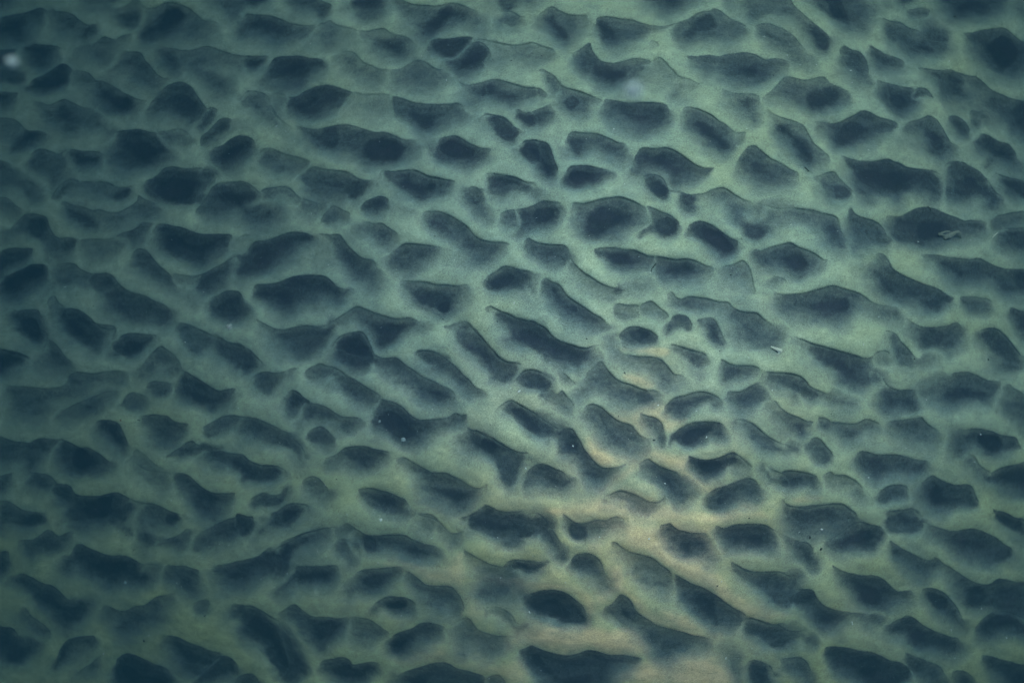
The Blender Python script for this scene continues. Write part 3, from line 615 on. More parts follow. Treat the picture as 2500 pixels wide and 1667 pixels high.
c .6|60,93 64,90 68,91 72,96 76,100 78,105|76,108 71,111 65,109 61,104 58,98
b .7|64,96 71,97 76,104 71,108 65,104
c .75|98,104 102,101 108,102 114,104 122,104 130,104 138,106 146,109 156,110|156,116 150,120 142,120 130,120 124,121 118,124 112,124 106,120 100,114 97,109
b .85|104,108 118,108 128,114 122,120 113,122 107,115
c .75|32,121 38,118 44,117 52,118 60,120 66,123|66,130 62,134 56,130 50,131 42,133 36,130 30,128 25,128 22,120 20,114 26,117
b .9|36,124 46,120 56,123 54,128 44,131 37,129
c .55|70,122 76,118 80,121 88,121 94,124 99,128 103,133|103,142 98,142 94,134 86,132 80,130 74,126
c .75|116,135 122,131 130,129 138,130 140,132|139,138 130,140 122,142 116,140
b .8|120,136 132,131 136,136 124,140
c .8|149,128 154,124 160,121 166,124 172,127 180,129 188,128 193,130 196,138 198,142|196,146 186,144 178,146 172,150 164,151 156,148 150,142 148,134
b .95|154,130 164,126 172,132 176,140 168,148 158,146 153,138
c .7|38,142 42,146 48,147 56,148 66,146 76,145 87,145 92,148 98,154|100,168 80,172 50,172 38,160
b .8|44,150 60,150 80,150 86,158 60,162 44,158
c .7|124,152 132,150 138,149 144,148 150,154|152,164 128,166 122,160
c .85|212,150 220,152 228,156 236,158|240,170 224,166 214,158
c .5|0,104 6,108 12,114|8,118 2,122 -8,116 -8,106
T 0 1200
c .7|-6,11 0,9 6,8 12,11 17,14 22,15 30,16 36,17|39,22 36,26 28,31 18,33 8,33 -4,30
b .85|8,19 20,18 32,17 35,22 28,29 16,30 6,26
c .8|42,-6 56,-6 60,0 64,3 72,3 80,3 90,1 97,1 102,4 107,7|110,12 106,20 98,24 96,30 90,28 86,25 76,26 66,26 56,25 49,25 49,16 44,8
b .95|62,4 78,4 94,2 92,14 88,24 74,25 60,20 58,10
c .55|106,6 110,8 117,9 124,9|118,14 110,18 108,28 110,36 100,34 94,30 98,22 100,12
c .65|112,13 118,10 124,9 130,11 135,14 141,18 148,19|151,22 148,27 142,30 136,30 128,27 122,26 128,34 136,38 130,40 138,42 132,46 122,47 116,43 112,38 112,30 108,24
b .9|136,20 148,20 149,25 140,29 134,27
b .85|116,29 124,27 128,34 122,42 115,38
c .7|128,40 136,39 144,37 150,34 154,31|157,33 155,40 150,45 142,47 132,47 126,44
c .75|165,33 172,30 180,26 188,22 196,20 203,20 208,22|211,27 207,33 200,37 192,40 184,42 176,45 168,47 160,46 160,40
b .9|172,34 186,25 200,22 204,28 196,34 184,38 174,40
c .5|212,26 220,22 228,19 236,14|240,24 238,30 228,34 216,38 206,42 208,34
c .65|14,41 20,40 27,40 33,36 38,32 43,32 48,36 54,34 60,33|57,38 52,44 44,49 34,50 26,53 20,49 16,45
c .85|58,50 60,46 63,43 67,43 72,46 80,49 90,52 98,52 105,53 112,56 117,59|122,62 126,70 120,78 112,80 104,74 96,77 88,76 80,71 70,67 60,62 56,66 50,62 52,56
b .95|64,54 84,55 104,56 110,64 100,72 88,73 76,66 66,61
c .5|118,60 126,60 133,61|130,70 124,78 116,80 112,72
c .7|136,61 144,61 152,61 158,63 163,65|162,72 162,80 156,86 150,80 148,74 140,74 134,70
b .85|140,63 148,64 158,72 158,80 152,80 144,70
c .8|177,60 184,59 194,57 204,55 211,53 217,48 222,45|232,50 240,60 234,72 222,74 212,70 204,76 194,79 184,78 178,73 176,66
b .95|182,64 196,59 208,58 208,68 198,76 184,74
c .6|226,48 232,44 240,40 252,34|262,34 252,44 240,52 236,66 230,64
c .7|-6,49 0,49 6,49 8,54|8,60 4,67 -6,70
c .75|14,68 20,67 28,71 35,75 42,77 48,81 54,87|60,90 68,90 74,91 72,98 66,104 58,110 52,115 47,110 44,104 42,98 34,94 28,88 26,82 18,78 10,72
b .85|30,82 42,82 52,92 68,94 62,104 54,112 48,104 44,96 34,90
c .65|84,93 92,95 98,97 104,97 111,94 118,93 124,88 129,85 137,84 144,83|143,88 136,92 132,97 136,104 128,108 118,112 108,116 101,120 95,116 98,108 90,106 84,100
b .85|100,104 106,98 116,97 118,106 110,112 102,116 97,112
c .55|17,95 22,96 26,102 34,107 40,114 41,120|34,118 28,114 20,108 16,102
c .85|-6,111 2,111 10,112 14,116|20,121 28,122 32,127 26,132 18,138 10,139 2,135 -6,132
c .85|47,134 50,128 54,123 62,120 70,118 78,118|78,124 72,128 64,131 56,134 50,139 45,144
c .4|82,134 76,140 70,144 64,148|62,152 70,150 78,144 82,138
b .55|64,146 78,137 80,144 70,150 62,151
c .85|95,140 98,135 104,132 112,134 120,138 127,142 134,144 140,148|142,156 138,166 110,168 96,158
b .95|104,140 124,144 136,150 134,160 110,160 100,150
c .75|133,118 138,118 146,119 154,123 164,127 172,130 182,132|176,140 170,144 164,150 156,150 148,148 145,140 142,132 138,126 134,124
b .85|142,124 156,128 168,134 164,144 154,148 148,140
c .8|160,152 166,148 172,142 178,136 184,134 190,136 195,142|194,148 188,150 178,152 170,157 160,158
c .8|190,93 196,93 204,94 212,96 220,100 228,105|236,112 244,126 248,136 252,148 246,150 244,154 236,156 228,152 228,146 222,140 214,134 206,126 198,120 194,112 196,108 190,106 188,100
b .95|204,100 220,104 230,112 234,124 240,140 234,146 226,138 216,126 206,118 198,110
c .7|192,156 198,150 206,149 212,154|214,164 194,164
c .6|158,92 168,88 172,92|168,98 162,98
T 600 1200
c .8|25,18 31,14 37,10 43,9 51,10|52,14 48,20 42,25 34,29 26,31 18,32 12,36 8,34 14,26
b .95|30,18 40,12 48,12 44,20 34,27 26,28
b .5|10,26 20,22 28,28 18,32
c .85|-8,18 2,20 6,22|6,28 2,36 -6,36
c .75|30,41 38,38 48,34 58,31 66,29 74,29|70,34 66,40 58,45 48,50 40,54 34,60 30,66 26,74 20,72 24,62 24,52 28,46
b .9|34,42 50,36 64,32 60,40 48,47 38,52 30,56 28,48
b .6|12,46 20,46 24,58 20,70 12,66 8,56
c .6|79,27 84,27 90,31 95,34|94,48 86,46 84,36 78,36 74,32
c .7|88,31 94,33 100,35 110,36 120,36 130,36 136,39 144,42 154,44|159,49 160,54 150,56 140,55 130,52 120,50 112,48 104,49 96,47 90,40 86,34
b .85|96,36 106,40 106,46 100,48 94,42
b .92|126,44 140,44 152,48 152,53 140,54 130,50
c .6|74,40 80,39 85,42|87,50 88,58 84,62 82,54 76,52 72,46
c .8|38,64 44,60 54,61 64,61 75,61|74,68 70,74 60,75 50,75 42,74 36,78 30,82 25,82 30,74
b .95|42,64 56,62 72,63 69,72 56,74 42,73
b .3|50,74 70,74 72,78 60,82 48,80
c .7|90,68 94,65 102,64 110,63 118,62 128,62|128,68 122,72 116,76 108,82 100,83 92,82 85,86 84,80 88,74
b .88|96,70 112,66 124,66 114,74 106,80 96,78
c .6|130,65 136,67 142,71 148,76 154,77 160,77 168,78 174,84 178,92 178,98|172,104 166,98 156,98 148,96 144,90 148,84 142,82 134,76 130,70
b .55|150,80 166,80 174,90 170,98 156,96 148,90
c .7|106,92 112,88 118,86 124,87 130,87 136,89 139,92|138,96 134,100 126,100 118,99 112,97 104,98
b .95|114,90 126,88 134,92 130,98 120,98 114,95
c .5|139,18 146,18 153,20 158,24 164,29 169,33 174,34 180,33|176,38 172,42 166,46 164,40 158,34 150,28 142,24
c .8|174,22 182,20 190,17 196,13 200,12 206,15 212,17 218,20 224,16 230,15|233,20 233,28 230,36 226,42 218,44 208,42 198,38 190,36 182,33 180,26
b .92|182,24 198,18 214,22 228,20 226,32 212,38 196,34 184,31
c .5|178,49 184,51 190,55 198,59 206,61 211,62|218,66 224,76 232,84 232,92 222,92 206,94 196,92 190,84 188,76 190,68 186,60
b .7|190,78 206,74 218,78 214,86 202,88 192,86
c .6|211,62 216,57 222,56 230,56 240,57|246,58 242,64 236,67 228,66 222,62 214,66
c .8|224,90 228,86 236,86 246,86 254,89 260,94|258,102 246,105 236,102 230,98 225,94
c .6|196,96 204,95 212,97 218,101 222,107|229,105 234,106 230,114 222,119 218,114 214,108 206,104 198,100
c .85|118,120 122,117 128,115 136,112 142,108 148,107 156,108 162,111|158,118 150,121 142,124 134,130 128,134 120,132 115,128 114,123
b 1|120,122 136,114 150,110 152,116 140,122 128,130 118,128
c .5|172,108 178,104 184,105 190,112 198,116 206,118 214,118 222,119|214,124 208,130 200,136 192,134 184,130 178,134 174,130 172,122 170,114
b .65|176,112 188,114 184,124 178,132 173,124
c .75|26,100 32,96 36,93 41,92 46,96 52,100 58,102 66,102 76,103 84,103|84,110 80,116 74,120 68,126 62,130 58,126 52,120 46,116 42,108 34,104
b .88|48,104 62,104 80,105 78,114 68,122 60,124 52,114
c .6|86,103 94,103 102,105 108,109 114,113 117,116|112,120 106,123 96,124 88,122 86,114
c .8|0,93 8,95 16,99 23,104|28,110 32,120 34,130 36,138 34,146 30,152 26,148 20,140 14,134 6,125 0,118 -8,106
b .55|36,140 46,138 48,142 40,150 34,154
c .75|61,140 66,137 72,136 78,135 84,137 87,141 94,141 102,140 109,141|108,148 102,152 94,160 86,164 76,156 68,150 62,146
b .9|66,142 82,140 88,144 104,143 96,152 84,156 72,150
c .75|128,148 136,145 144,143 152,141 160,140 166,141 172,144 180,146 188,148 196,151|196,164 160,172 128,172 122,160 118,164 120,154
b .9|130,150 148,144 160,142 158,152 144,160 132,158
c .5|196,154 204,150 210,152 213,158|210,166 198,166
b .5|118,150 124,150 126,164 116,164
t .55|118,58 140,58 160,60 176,50 182,66 180,80 196,100 186,104 176,84 160,76 148,74 138,66 124,62
t .5|120,135 140,130 160,124 172,138 196,138 214,140 230,130 230,160 200,152 170,140 140,140
T 1200 1200
c .5|92,4 98,2 106,-1 114,1 122,4 130,8 136,9 143,6|142,12 138,18 130,22 122,20 114,17 106,10 98,10 92,8
b .6|110,8 124,10 134,11 130,18 120,18 112,14
c .6|59,18 64,22 68,25 74,26 80,25 86,23 94,24 102,21 109,22|108,27 102,29 96,32 90,36 82,37 76,38 70,38 64,34 60,26
b .85|65,26 74,28 79,28 77,36 70,38 65,33
b .9|224,90 225,90 225,91
c .8|32,18 38,17 43,22 47,27 51,32 55,38 58,42|61,48 60,56 55,53 50,48 46,42 40,36 38,28 34,24
b .85|44,28 52,36 58,46 57,51 50,46 45,38
c .8|14,60 18,56 26,57 34,57 42,57 48,57|44,60 40,62 36,66 28,67 24,64 16,62
b .95|20,58 34,59 40,59 36,64 28,65
c .75|66,54 70,51 76,50 82,51 87,54 90,58 92,64|94,70 96,78 98,80 92,80 88,78 84,74 78,70 72,66 66,63 65,58
b .4|94,68 104,68 102,74 96,80
c .5|98,42 102,41 107,45 113,49 120,51 128,53 134,55 139,60 145,64 148,70|148,80 146,86 138,84 130,80 122,76 116,68 113,62 112,66 110,56 104,52 101,48
b .55|124,64 138,64 146,70 146,78 136,78 126,72
c .75|150,68 156,71 162,74 170,77 176,80 183,84 190,90 198,95 206,99 209,103|206,108 198,112 190,112 184,112 178,108 172,102 166,97 160,94 154,88 152,78
b .92|163,84 174,84 184,90 188,98 190,108 184,110 176,102 168,94 162,90
c .8|138,28 142,27 146,26 151,30 157,32 164,34 171,34 176,34|178,40 180,50 180,55 170,54 160,52 152,48 146,42 142,36 139,33
b .95|146,34 154,36 164,38 168,44 162,51 154,46 147,40
c .85|184,28 190,29 198,27 206,26 216,26 224,27 230,30 234,33|236,40 234,46 226,49 218,48 206,46 194,46 190,42 186,36
b .98|194,32 208,29 224,30 228,38 222,46 208,45 195,44
c .75|196,58 202,60 208,63 214,65 222,66 230,66 240,66|254,66 250,80 246,90 238,92 230,90 222,86 214,80 206,74 200,68
b .85|208,66 224,69 240,68 238,80 226,78 214,73
c .6|205,106 211,103 217,105 224,107 232,109 240,108|256,116 254,120 248,128 238,130 226,128 216,122 208,118 205,112
c .88|24,90 28,86 34,83 40,81 48,80 56,81 62,83 68,87 74,92 77,98|78,106 70,107 60,107 50,105 42,103 36,100 30,97 25,94
b 1|27,88 38,89 50,86 60,90 68,98 60,104 46,101 34,98
c .65|92,95 98,92 102,88 106,84 111,87 115,91 118,96 124,101 130,105 136,110 142,112 150,113 158,115 166,118 174,119 182,122|178,127 172,128 168,131 160,131 150,133 140,137 132,136 131,128 126,122 120,116 114,112 106,108 98,102 92,100
b .9|106,94 114,98 122,106 130,110 135,116 132,124 124,116 116,108 108,102
b .75|140,122 156,120 168,126 160,130 146,131 136,134
c .8|22,130 28,128 33,126 38,128 46,131 54,133 62,134 70,133 78,130 86,131 96,133 106,133 116,135 124,137|120,140 110,142 102,148 98,156 94,166 60,170 44,162 38,152 32,144 26,136
b .92|30,132 40,132 50,142 66,146 84,142 90,150 88,162 52,162 40,150
c .7|208,142 214,138 220,139 226,142 230,146|236,156 238,166 218,166 212,156
b .5|186,126 200,126 206,132 206,158 200,150 192,140
b .4|104,148 112,150 108,154
c .5|-4,96 4,95 10,97 16,101 21,107|30,106 32,112 26,118 18,118 12,110 4,104
t 1|-6,70 20,72 60,76 80,84 84,96 80,110 96,114 116,110 130,122 128,134 100,132 80,128 60,132 30,124 14,124 30,108 60,110 76,108 74,88 60,80 30,80
t 1|50,20 64,14 80,22 96,20 112,20 124,28 136,26 150,20 166,24 190,28 182,34 190,50 180,58 188,70 196,82 210,92 230,102 222,106 208,102 190,90 170,76 150,66 132,52 112,46 100,38 92,44 96,60 106,60 110,80 120,90 130,100 146,108 170,114 190,118 180,124 150,112 128,102 112,84 104,82 90,92 84,84 96,78 92,56 80,46 92,34 80,26 60,22
t 1|132,136 160,132 180,130 190,140 200,160 140,160 100,154 112,142
t .8|140,96 156,100 176,112 180,118 160,114 142,108
T 1800 1200
c .7|37,6 41,10 46,12 54,12 62,11 70,11 78,10 87,10 91,14 96,19|94,22 84,26 78,29 70,30 62,30 52,28 44,22 38,18
b .82|44,14 60,14 78,13 80,22 70,27 58,26 48,20
c .75|30,31 38,35 44,38 52,41 58,42 62,46 63,50|66,58 64,65 58,62 54,56 46,54 42,46 36,40
b .85|50,44 60,46 63,56 59,60 53,52
c .8|70,40 77,39 83,35 90,30 97,26 102,25 109,27 118,29|119,36 117,42 112,48 102,48 92,49 82,50 74,46
b .95|80,40 94,31 106,28 114,32 112,42 100,46 84,48
c .7|122,16 130,15 137,14 143,13 147,17 151,22|148,27 144,30 134,29 126,25 122,20
b .8|130,18 143,15 147,22 140,27 131,24
c .8|152,26 158,27 165,30 174,32 186,31 196,31 206,34 213,38 219,43 225,46|224,52 214,56 204,60 192,56 182,53 176,49 170,42 160,36
b .93|176,36 196,34 208,39 210,50 198,54 184,48 174,42
c .85|210,14 217,18 226,22 236,25|246,40 240,42 232,39 224,32 216,24
b .95|217,20 234,27 240,34 232,36 224,29
c .75|125,40 130,43 136,47 144,51 152,55 158,56 163,54 168,59 174,62 180,66 186,70 194,74 200,76 208,76 214,72 220,72 228,74 238,75|248,90 244,104 224,104 208,96 200,96 190,94 184,86 178,76 172,66 164,64 156,68 153,72 146,68 138,61 130,54 127,48
b .93|132,48 144,53 154,60 154,68 146,67 138,60
b .88|182,72 200,79 206,84 200,94 190,93 184,84
c .8|78,60 84,63 92,66 102,68 112,69 119,72 125,77 131,81 138,81 143,81|144,86 140,89 132,91 126,96 118,97 108,94 100,90 94,84 88,77 84,70
b .95|88,66 104,70 116,74 122,84 128,90 116,94 104,90 94,80
c .75|0,61 6,64 14,66 24,66 34,66 42,69 50,69|46,72 42,78 40,82 42,88 46,90 44,95 36,95 28,92 20,86 10,78 2,70 -4,64
b .85|8,68 26,68 36,72 34,80 22,80 10,74
c .8|42,82 48,80 56,80 62,81 66,87 70,92 76,96 84,98 92,99 100,99 106,100|116,102 118,110 108,108 96,102 88,106 82,111 76,114 70,114 64,109 60,102 54,97 46,94 40,88
b .9|54,86 62,88 66,96 78,100 90,101 80,109 72,112 66,106 58,96
c .75|3,108 6,104 12,104 20,107 28,109 34,109 40,113 48,114 56,113|62,118 66,125 58,126 48,122 40,126 32,128 20,127 12,124 6,118
b .82|36,118 48,116 56,117 50,121 40,124 32,123
c .75|152,80 158,79 164,80 170,83 175,88 180,94 184,102|188,112 184,112 178,108 170,103 162,96 156,90 152,85
b .88|156,84 168,86 174,94 168,97 160,92
c .8|126,108 132,105 140,102 146,104 152,109 160,113 168,116 176,119 181,120|184,126 182,132 174,134 166,131 160,128 150,128 142,124 136,118 126,117 120,113
b .9|136,108 146,108 156,116 154,124 144,122 136,115
b .8|138,118 142,122 141,125 138,121
b .45|100,100 114,102 120,112 110,110
c .85|194,112 200,106 207,101 214,99 222,99 230,102 238,106|250,114 240,122 230,116 220,114 212,116 204,120 196,117
b .95|204,108 218,102 232,106 236,113 220,112 208,114
c .85|72,128 78,126 86,127 94,128 102,130 110,132 118,135 126,138 136,140|142,146 140,154 130,160 116,166 104,160 90,152 80,146 74,138
b .97|78,132 92,132 108,138 118,144 112,156 100,154 88,148 79,140
c .7|138,132 144,134 150,137 158,140 166,144 170,150|176,160 168,170 158,164 150,154 142,144
b .75|142,136 152,140 152,150 146,146
c .7|35,138 42,136 50,135 56,138 60,144|62,152 60,160 54,156 48,150 40,144
c .8|8,140 12,138 18,140 24,142 28,144 30,150|36,158 34,168 18,166 10,156 7,148
b .9|12,144 26,146 30,156 20,160 13,152
c .85|200,134 206,134 214,136 222,138 230,141 240,144|252,162 232,168 216,158 208,148 202,140
b .97|206,138 222,142 238,148 240,160 226,156 212,146
c .75|176,148 182,146 188,148 194,154|196,166 180,166 176,156
b .4|214,48 232,50 238,60 224,60
b .5|-6,126 0,128 4,134 4,156 -4,158
t .6|0,6 16,10 30,22 10,24 0,22
t .8|0,84 12,90 30,98 40,102 24,104 10,100 0,92
t .5|44,4 60,2 70,6 50,10"""
SPECKS = """T 0 0
w 121.5,35 84,39 147,125 188,126 214,102 227,103
k 101,150 178,22 190,104 221,99
T 600 0
w 53,36 25,104 33,108 144,46 164.5,66 110,116 194,51 40,116 158,119 166,37
k 118,51 218,50 12,145 102,43
T 1200 0
w 223.5,30 100,106 209,105.5 78,114 179,116 109,151
k 16,50 41,46 148,31.5 123,68 231,62
T 1800 0
w 173.5,50.5,2.2 93,58,2.2 94,68 65,53 41,45.5 51.5,53.5 107.5,123
k 125,31 139,43,1.6 30,62 178,14,3
T 0 400
w 41,77.5 53.5,101,2.6 134,132 152,146,2 167,105 98,26 141,62 214,77 120,121
k 76.5,116.5,1.8 127,44.5
T 600 400
w 100,71.5 68,83 69,124 171,79 220,114,2 54,41 58,136 111,134
k 162,127.5,2 155,59.5 88,103 206,129
T 1200 400
w 37,44.5 80,59 130,89 121,76
k 196,91,2 78,143.5,1.6
T 1800 400
w 44,50 148,64,2.2 163,127.5 103.5,148 191,62.5 116,125.5 82,55 225,91
T 0 800
w 195.5,66,2 152,12 140.5,141.5,1.6 116,89 112,83 90.5,116 141,127.5 178,125
k 209,90.5,2.4 175,67 130.5,130 114,75.5,1.6 111,77.5
T 600 800
w 117,71 224,52,3 217,49.5 229.5,115,2.2 57,126 153,67 65,129 141,85 28,94
k 74.5,124,2.2 102,10.5
T 1200 800
w 67,97,2.2 136.5,63.5,2 176,90,2.4 114.5,86 142,127.5,2 230,51.5 168,68
k 133,92,2.8 109,37,2.2 104,72.5,1.6 78,9,1.6 187,19
T 1800 800
w 28.5,51 155,59 9.5,24.5 103.5,14 199,87,3 107.5,122.5,2 194.5,110 138,98.5
k 205.5,26,2.4 77,70.5 145,25.5,2.2 170,112 212,68.5 191,135,2.5 179,150
T 0 1200
w 95,41 95.5,46 122,117.5,2 85,132.5,2.6 149,6 140.5,7 78.5,14 163,52.5 180,43 187.5,43.5 191.5,33 149,77.5 145,74.5 198,71 214,71.5 131,145 97,32
k 103.5,35.5,2.8 118,122,3.6 168,101.5,3.2 109,47.5,2 223,25
T 600 1200
w 152.5,38 83,18.5 59,49 66,53 108.5,58 232.5,98.5,2.2 34,67 45,73.5 127.5,101.5 206.5,37.5 199.5,153 209,70.5 68,126.5
k 93.5,49 181,124 180.5,87.5,1.6 125,7
T 1200 1200
w 60.5,74 192,136,2.2 225,23 188.5,73.5,1.6 34,52.5 5,37.5 88.5,37 129,38.5,2.2
k 185,77,2.2 211,21.5 232,112.5 24,85 227,90
T 1800 1200
w 50.5,33 69,30.5,3 30,22.5 105.5,117.5 175,113,2.2 220.5,119.5,2.4 200,95.5,1.8 178.5,136 50,143.5 12,128 145.5,40.5 225,66.5
k 59.5,37.5,3.2 68.5,47,3.6 203,36.5,2.6 10,21.5 37,44 91,21.5,2 80,42 25.5,90 30.5,112.5,2"""

def pts(s): return [tuple(float(v) for v in q.split(',')) for q in s.split()]

def catmull(P, closed, n=5):
    P = np.array(P, float); m = len(P); out = []
    if m < 3 and not closed: return P
    for i in range(m if closed else m - 1):
        if closed: a, b, c, e = P[(i-1) % m], P[i], P[(i+1) % m], P[(i+2) % m]
        else: a, b, c, e = P[max(i-1, 0)], P[i], P[i+1], P[min(i+2, m-1)]
        for k in range(n):
            t = k / n
            out.append(0.5*((2*b)+(-a+c)*t+(2*a-5*b+4*c-e)*t*t+(-a+3*b-3*c+e)*t**3))
    if not closed: out.append(P[-1])
    return np.array(out)

def seg_dist(X, Y, A, B):
    """distance from points to segments A-B; returns the distance and the index of the nearest one"""
    best = np.full(X.shape, 1e9, np.float32); idx = np.zeros(X.shape, np.int32)
    for i in range(len(A)):
        ax, ay = A[i]; dx, dy = B[i][0]-ax, B[i][1]-ay
        L = dx*dx+dy*dy+1e-9
        t = np.clip(((X-ax)*dx+(Y-ay)*dy)/L, 0, 1)
        q = (X-ax-t*dx)**2+(Y-ay-t*dy)**2
        m = q < best; best[m] = q[m]; idx[m] = i
    return np.sqrt(best), idx

def inside(X, Y, P):
    c = np.zeros(X.shape, bool); n = len(P)
    for i in range(n):
        x0, y0 = P[i]; x1, y1 = P[(i+1) % n]
        if y0 == y1: continue
        m = ((y0 > Y) != (y1 > Y)) & (X < (x1-x0)*(Y-y0)/(y1-y0)+x0)
        c ^= m
    return c

def ramp(t): t = np.clip(t, 0, 1); return 0.55*t*t*(3-2*t)+0.45*t
def sm(t): t = np.clip(t, 0, 1); return t*t*(3-2*t)

STEP = 1.6
GX = np.arange(-24, IW+24, STEP, dtype=np.float32); GY = np.arange(-24, IH+24, STEP, dtype=np.float32)
NX, NY = len(GX), len(GY)
rng = np.random.default_rng(7)
def vnoise(cell, ny=NY, nx=NX, step=STEP):
    """smooth value noise in about -1..1 with features of `cell` photograph pixels"""
    if np.isscalar(cell): cell = (cell, cell)
    gy, gx = int(ny*step/cell[1])+4, int(nx*step/cell[0])+4
    g = rng.uniform(-1, 1, (gy, gx)).astype(np.float32)
    fy = np.arange(ny)*step/cell[1]; fx = np.arange(nx)*step/cell[0]
    iy, ix = fy.astype(int), fx.astype(int); ty, tx = sm(fy-iy)[:, None].astype(np.float32), sm(fx-ix)[None].astype(np.float32)
    a = g[iy][:, ix]; b = g[iy][:, ix+1]; c = g[iy+1][:, ix]; e = g[iy+1][:, ix+1]
    return (a*(1-tx)+b*tx)*(1-ty)+(c*(1-tx)+e*tx)*ty

silt = np.zeros((NY, NX), np.float32); bed = np.zeros_like(silt); crease = np.zeros_like(silt); clean = np.zeros_like(silt); top1 = np.zeros_like(silt); top2 = np.zeros_like(silt); lip = np.zeros_like(silt); core = np.zeros_like(silt)
wob = vnoise(34)*3.0+vnoise(13)*1.8; wobx = vnoise(40)*2.5; woby = vnoise(40)*2.5
breaks = vnoise(26)*0.5+vnoise(9)*0.35
wvar = np.clip(1+0.75*vnoise(55), 0.3, 2)
T = (0, 0)
for ln in DATA.strip().split('\n'):
    if ln[0] == 'T': T = tuple(float(v) for v in ln.split()[1:]); continue
    f = ln.split('|'); kind = f[0][0]; dens = float(f[0][1:])
    tr = lambda L: [(T[0]+x*UN, T[1]+y*UN) for x, y in L]
    if kind == 'c':
        c, s = tr(pts(f[1])), tr(pts(f[2])); allp = c+s
    else: c, allp = [], tr(pts(f[1]))
    Pc = catmull(allp, True)
    soft = {'c': 54.0, 'b': 60.0, 't': 60.0}[kind]; soft = min(soft, (0.95 if kind == 'b' else 0.60)*min(np.ptp(Pc[:, 0]), np.ptp(Pc[:, 1]))+6)
    pad = soft*1.4+12
    x0, x1 = np.searchsorted(GX, [Pc[:, 0].min()-pad, Pc[:, 0].max()+pad]); y0, y1 = np.searchsorted(GY, [Pc[:, 1].min()-pad, Pc[:, 1].max()+pad])
    if x1-x0 < 3 or y1-y0 < 3: continue
    sl = np.s_[y0:y1, x0:x1]
    X, Y = np.meshgrid(GX[x0:x1], GY[y0:y1]); X = X+wobx[sl]; Y = Y+woby[sl]
    ins = inside(X, Y, Pc); sg = np.where(ins, 1, -1)
    if kind == 'c':
        ncr = (len(c)-1)*5
        A, B = Pc, np.roll(Pc, -1, 0)
        dC, iC = seg_dist(X, Y, A[:ncr], B[:ncr]); dS, _ = seg_dist(X, Y, A[ncr:], B[ncr:])
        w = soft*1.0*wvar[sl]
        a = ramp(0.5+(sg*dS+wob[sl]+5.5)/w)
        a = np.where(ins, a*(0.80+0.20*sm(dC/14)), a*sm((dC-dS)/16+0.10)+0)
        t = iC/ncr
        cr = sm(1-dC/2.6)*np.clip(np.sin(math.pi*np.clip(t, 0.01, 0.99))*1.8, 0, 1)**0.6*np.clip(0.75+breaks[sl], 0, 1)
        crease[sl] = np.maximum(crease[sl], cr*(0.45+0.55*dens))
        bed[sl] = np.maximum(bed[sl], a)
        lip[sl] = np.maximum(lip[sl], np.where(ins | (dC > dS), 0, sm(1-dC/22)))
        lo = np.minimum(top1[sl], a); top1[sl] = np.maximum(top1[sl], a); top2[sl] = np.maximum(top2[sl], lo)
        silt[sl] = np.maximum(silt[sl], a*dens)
    else:
        dd, _ = seg_dist(X, Y, Pc, np.roll(Pc, -1, 0))
        a = ramp(0.5+(sg*dd+wob[sl]*1.3+(min(7.0, soft*0.16) if kind == 'b' else 0))/(soft*wvar[sl]))
        if kind == 't': clean[sl] = np.maximum(clean[sl], a*dens)
        else:
            core[sl] = np.maximum(core[sl], a*dens)

# the darkest silt never lies on the lip above a crest line
core *= 1-0.9*lip*(1-np.clip(top1*2.5, 0, 1))
silt = np.where(core > silt, silt+(core-silt)*np.clip(0.35+core, 0, 1), silt); bed = np.maximum(bed, np.minimum(core, 0.8))
# where two hollows meet, a low saddle of sand still runs between them
saddle = np.clip(1-(top1-top2)/0.38, 0, 1)*np.clip(top2*4, 0, 1)*np.clip((0.85-top2)/0.25, 0, 1)
silt *= 1-0.68*saddle; bed *= 1-0.5*saddle

# ------------------------------------------------------------------ relief of the sea floor, in metres
def blur(F, r):
    for ax in (0, 1):
        for _ in range(2):
            P = np.pad(F, [(r+1, r) if a == ax else (0, 0) for a in (0, 1)], mode='edge').astype(np.float64)
            Cc = np.cumsum(P, axis=ax); n = F.shape[ax]
            F = ((Cc[2*r+1:2*r+1+n]-Cc[:n]) if ax == 0 else (Cc[:, 2*r+1:2*r+1+n]-Cc[:, :n]))/(2*r+1)
    return F.astype(np.float32)
XX, YY = np.meshgrid(GX, GY)
def dome(cx, cy, rx, ry, p=1.3):
    return np.exp(-0.5*((XX-cx)**2/rx**2+(YY-cy)**2/ry**2)**p)
def gauss(cx, cy, rx, ry, rot=0):
    c, s = math.cos(math.radians(rot)), math.sin(math.radians(rot))
    u = ((XX-cx)*c+(YY-cy)*s)/rx; v = (-(XX-cx)*s+(YY-cy)*c)/ry
    return np.exp(-0.5*(u*u+v*v))
relief = -0.006*bed-0.042*blur(bed, 12)-0.0015*crease+0.0015*vnoise(70)+0.0006*vnoise(12)
relief = blur(relief, 1)+0.00022*vnoise(3.4)
falloff_mound = -1.75+1.75*dome(1620, 870, 1040, 1130)+0.05*gauss(1520, 1280, 280, 300)  # broad mound added so the deeper water around it dims the corners
Z = relief+falloff_mound

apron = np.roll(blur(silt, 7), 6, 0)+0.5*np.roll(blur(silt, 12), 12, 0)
dust = np.clip(0.16+0.70*apron+0.14*vnoise(150)+0.14*vnoise(46)+0.12*vnoise((18, 10)), 0, 1)   # faint film of fines over the ridges

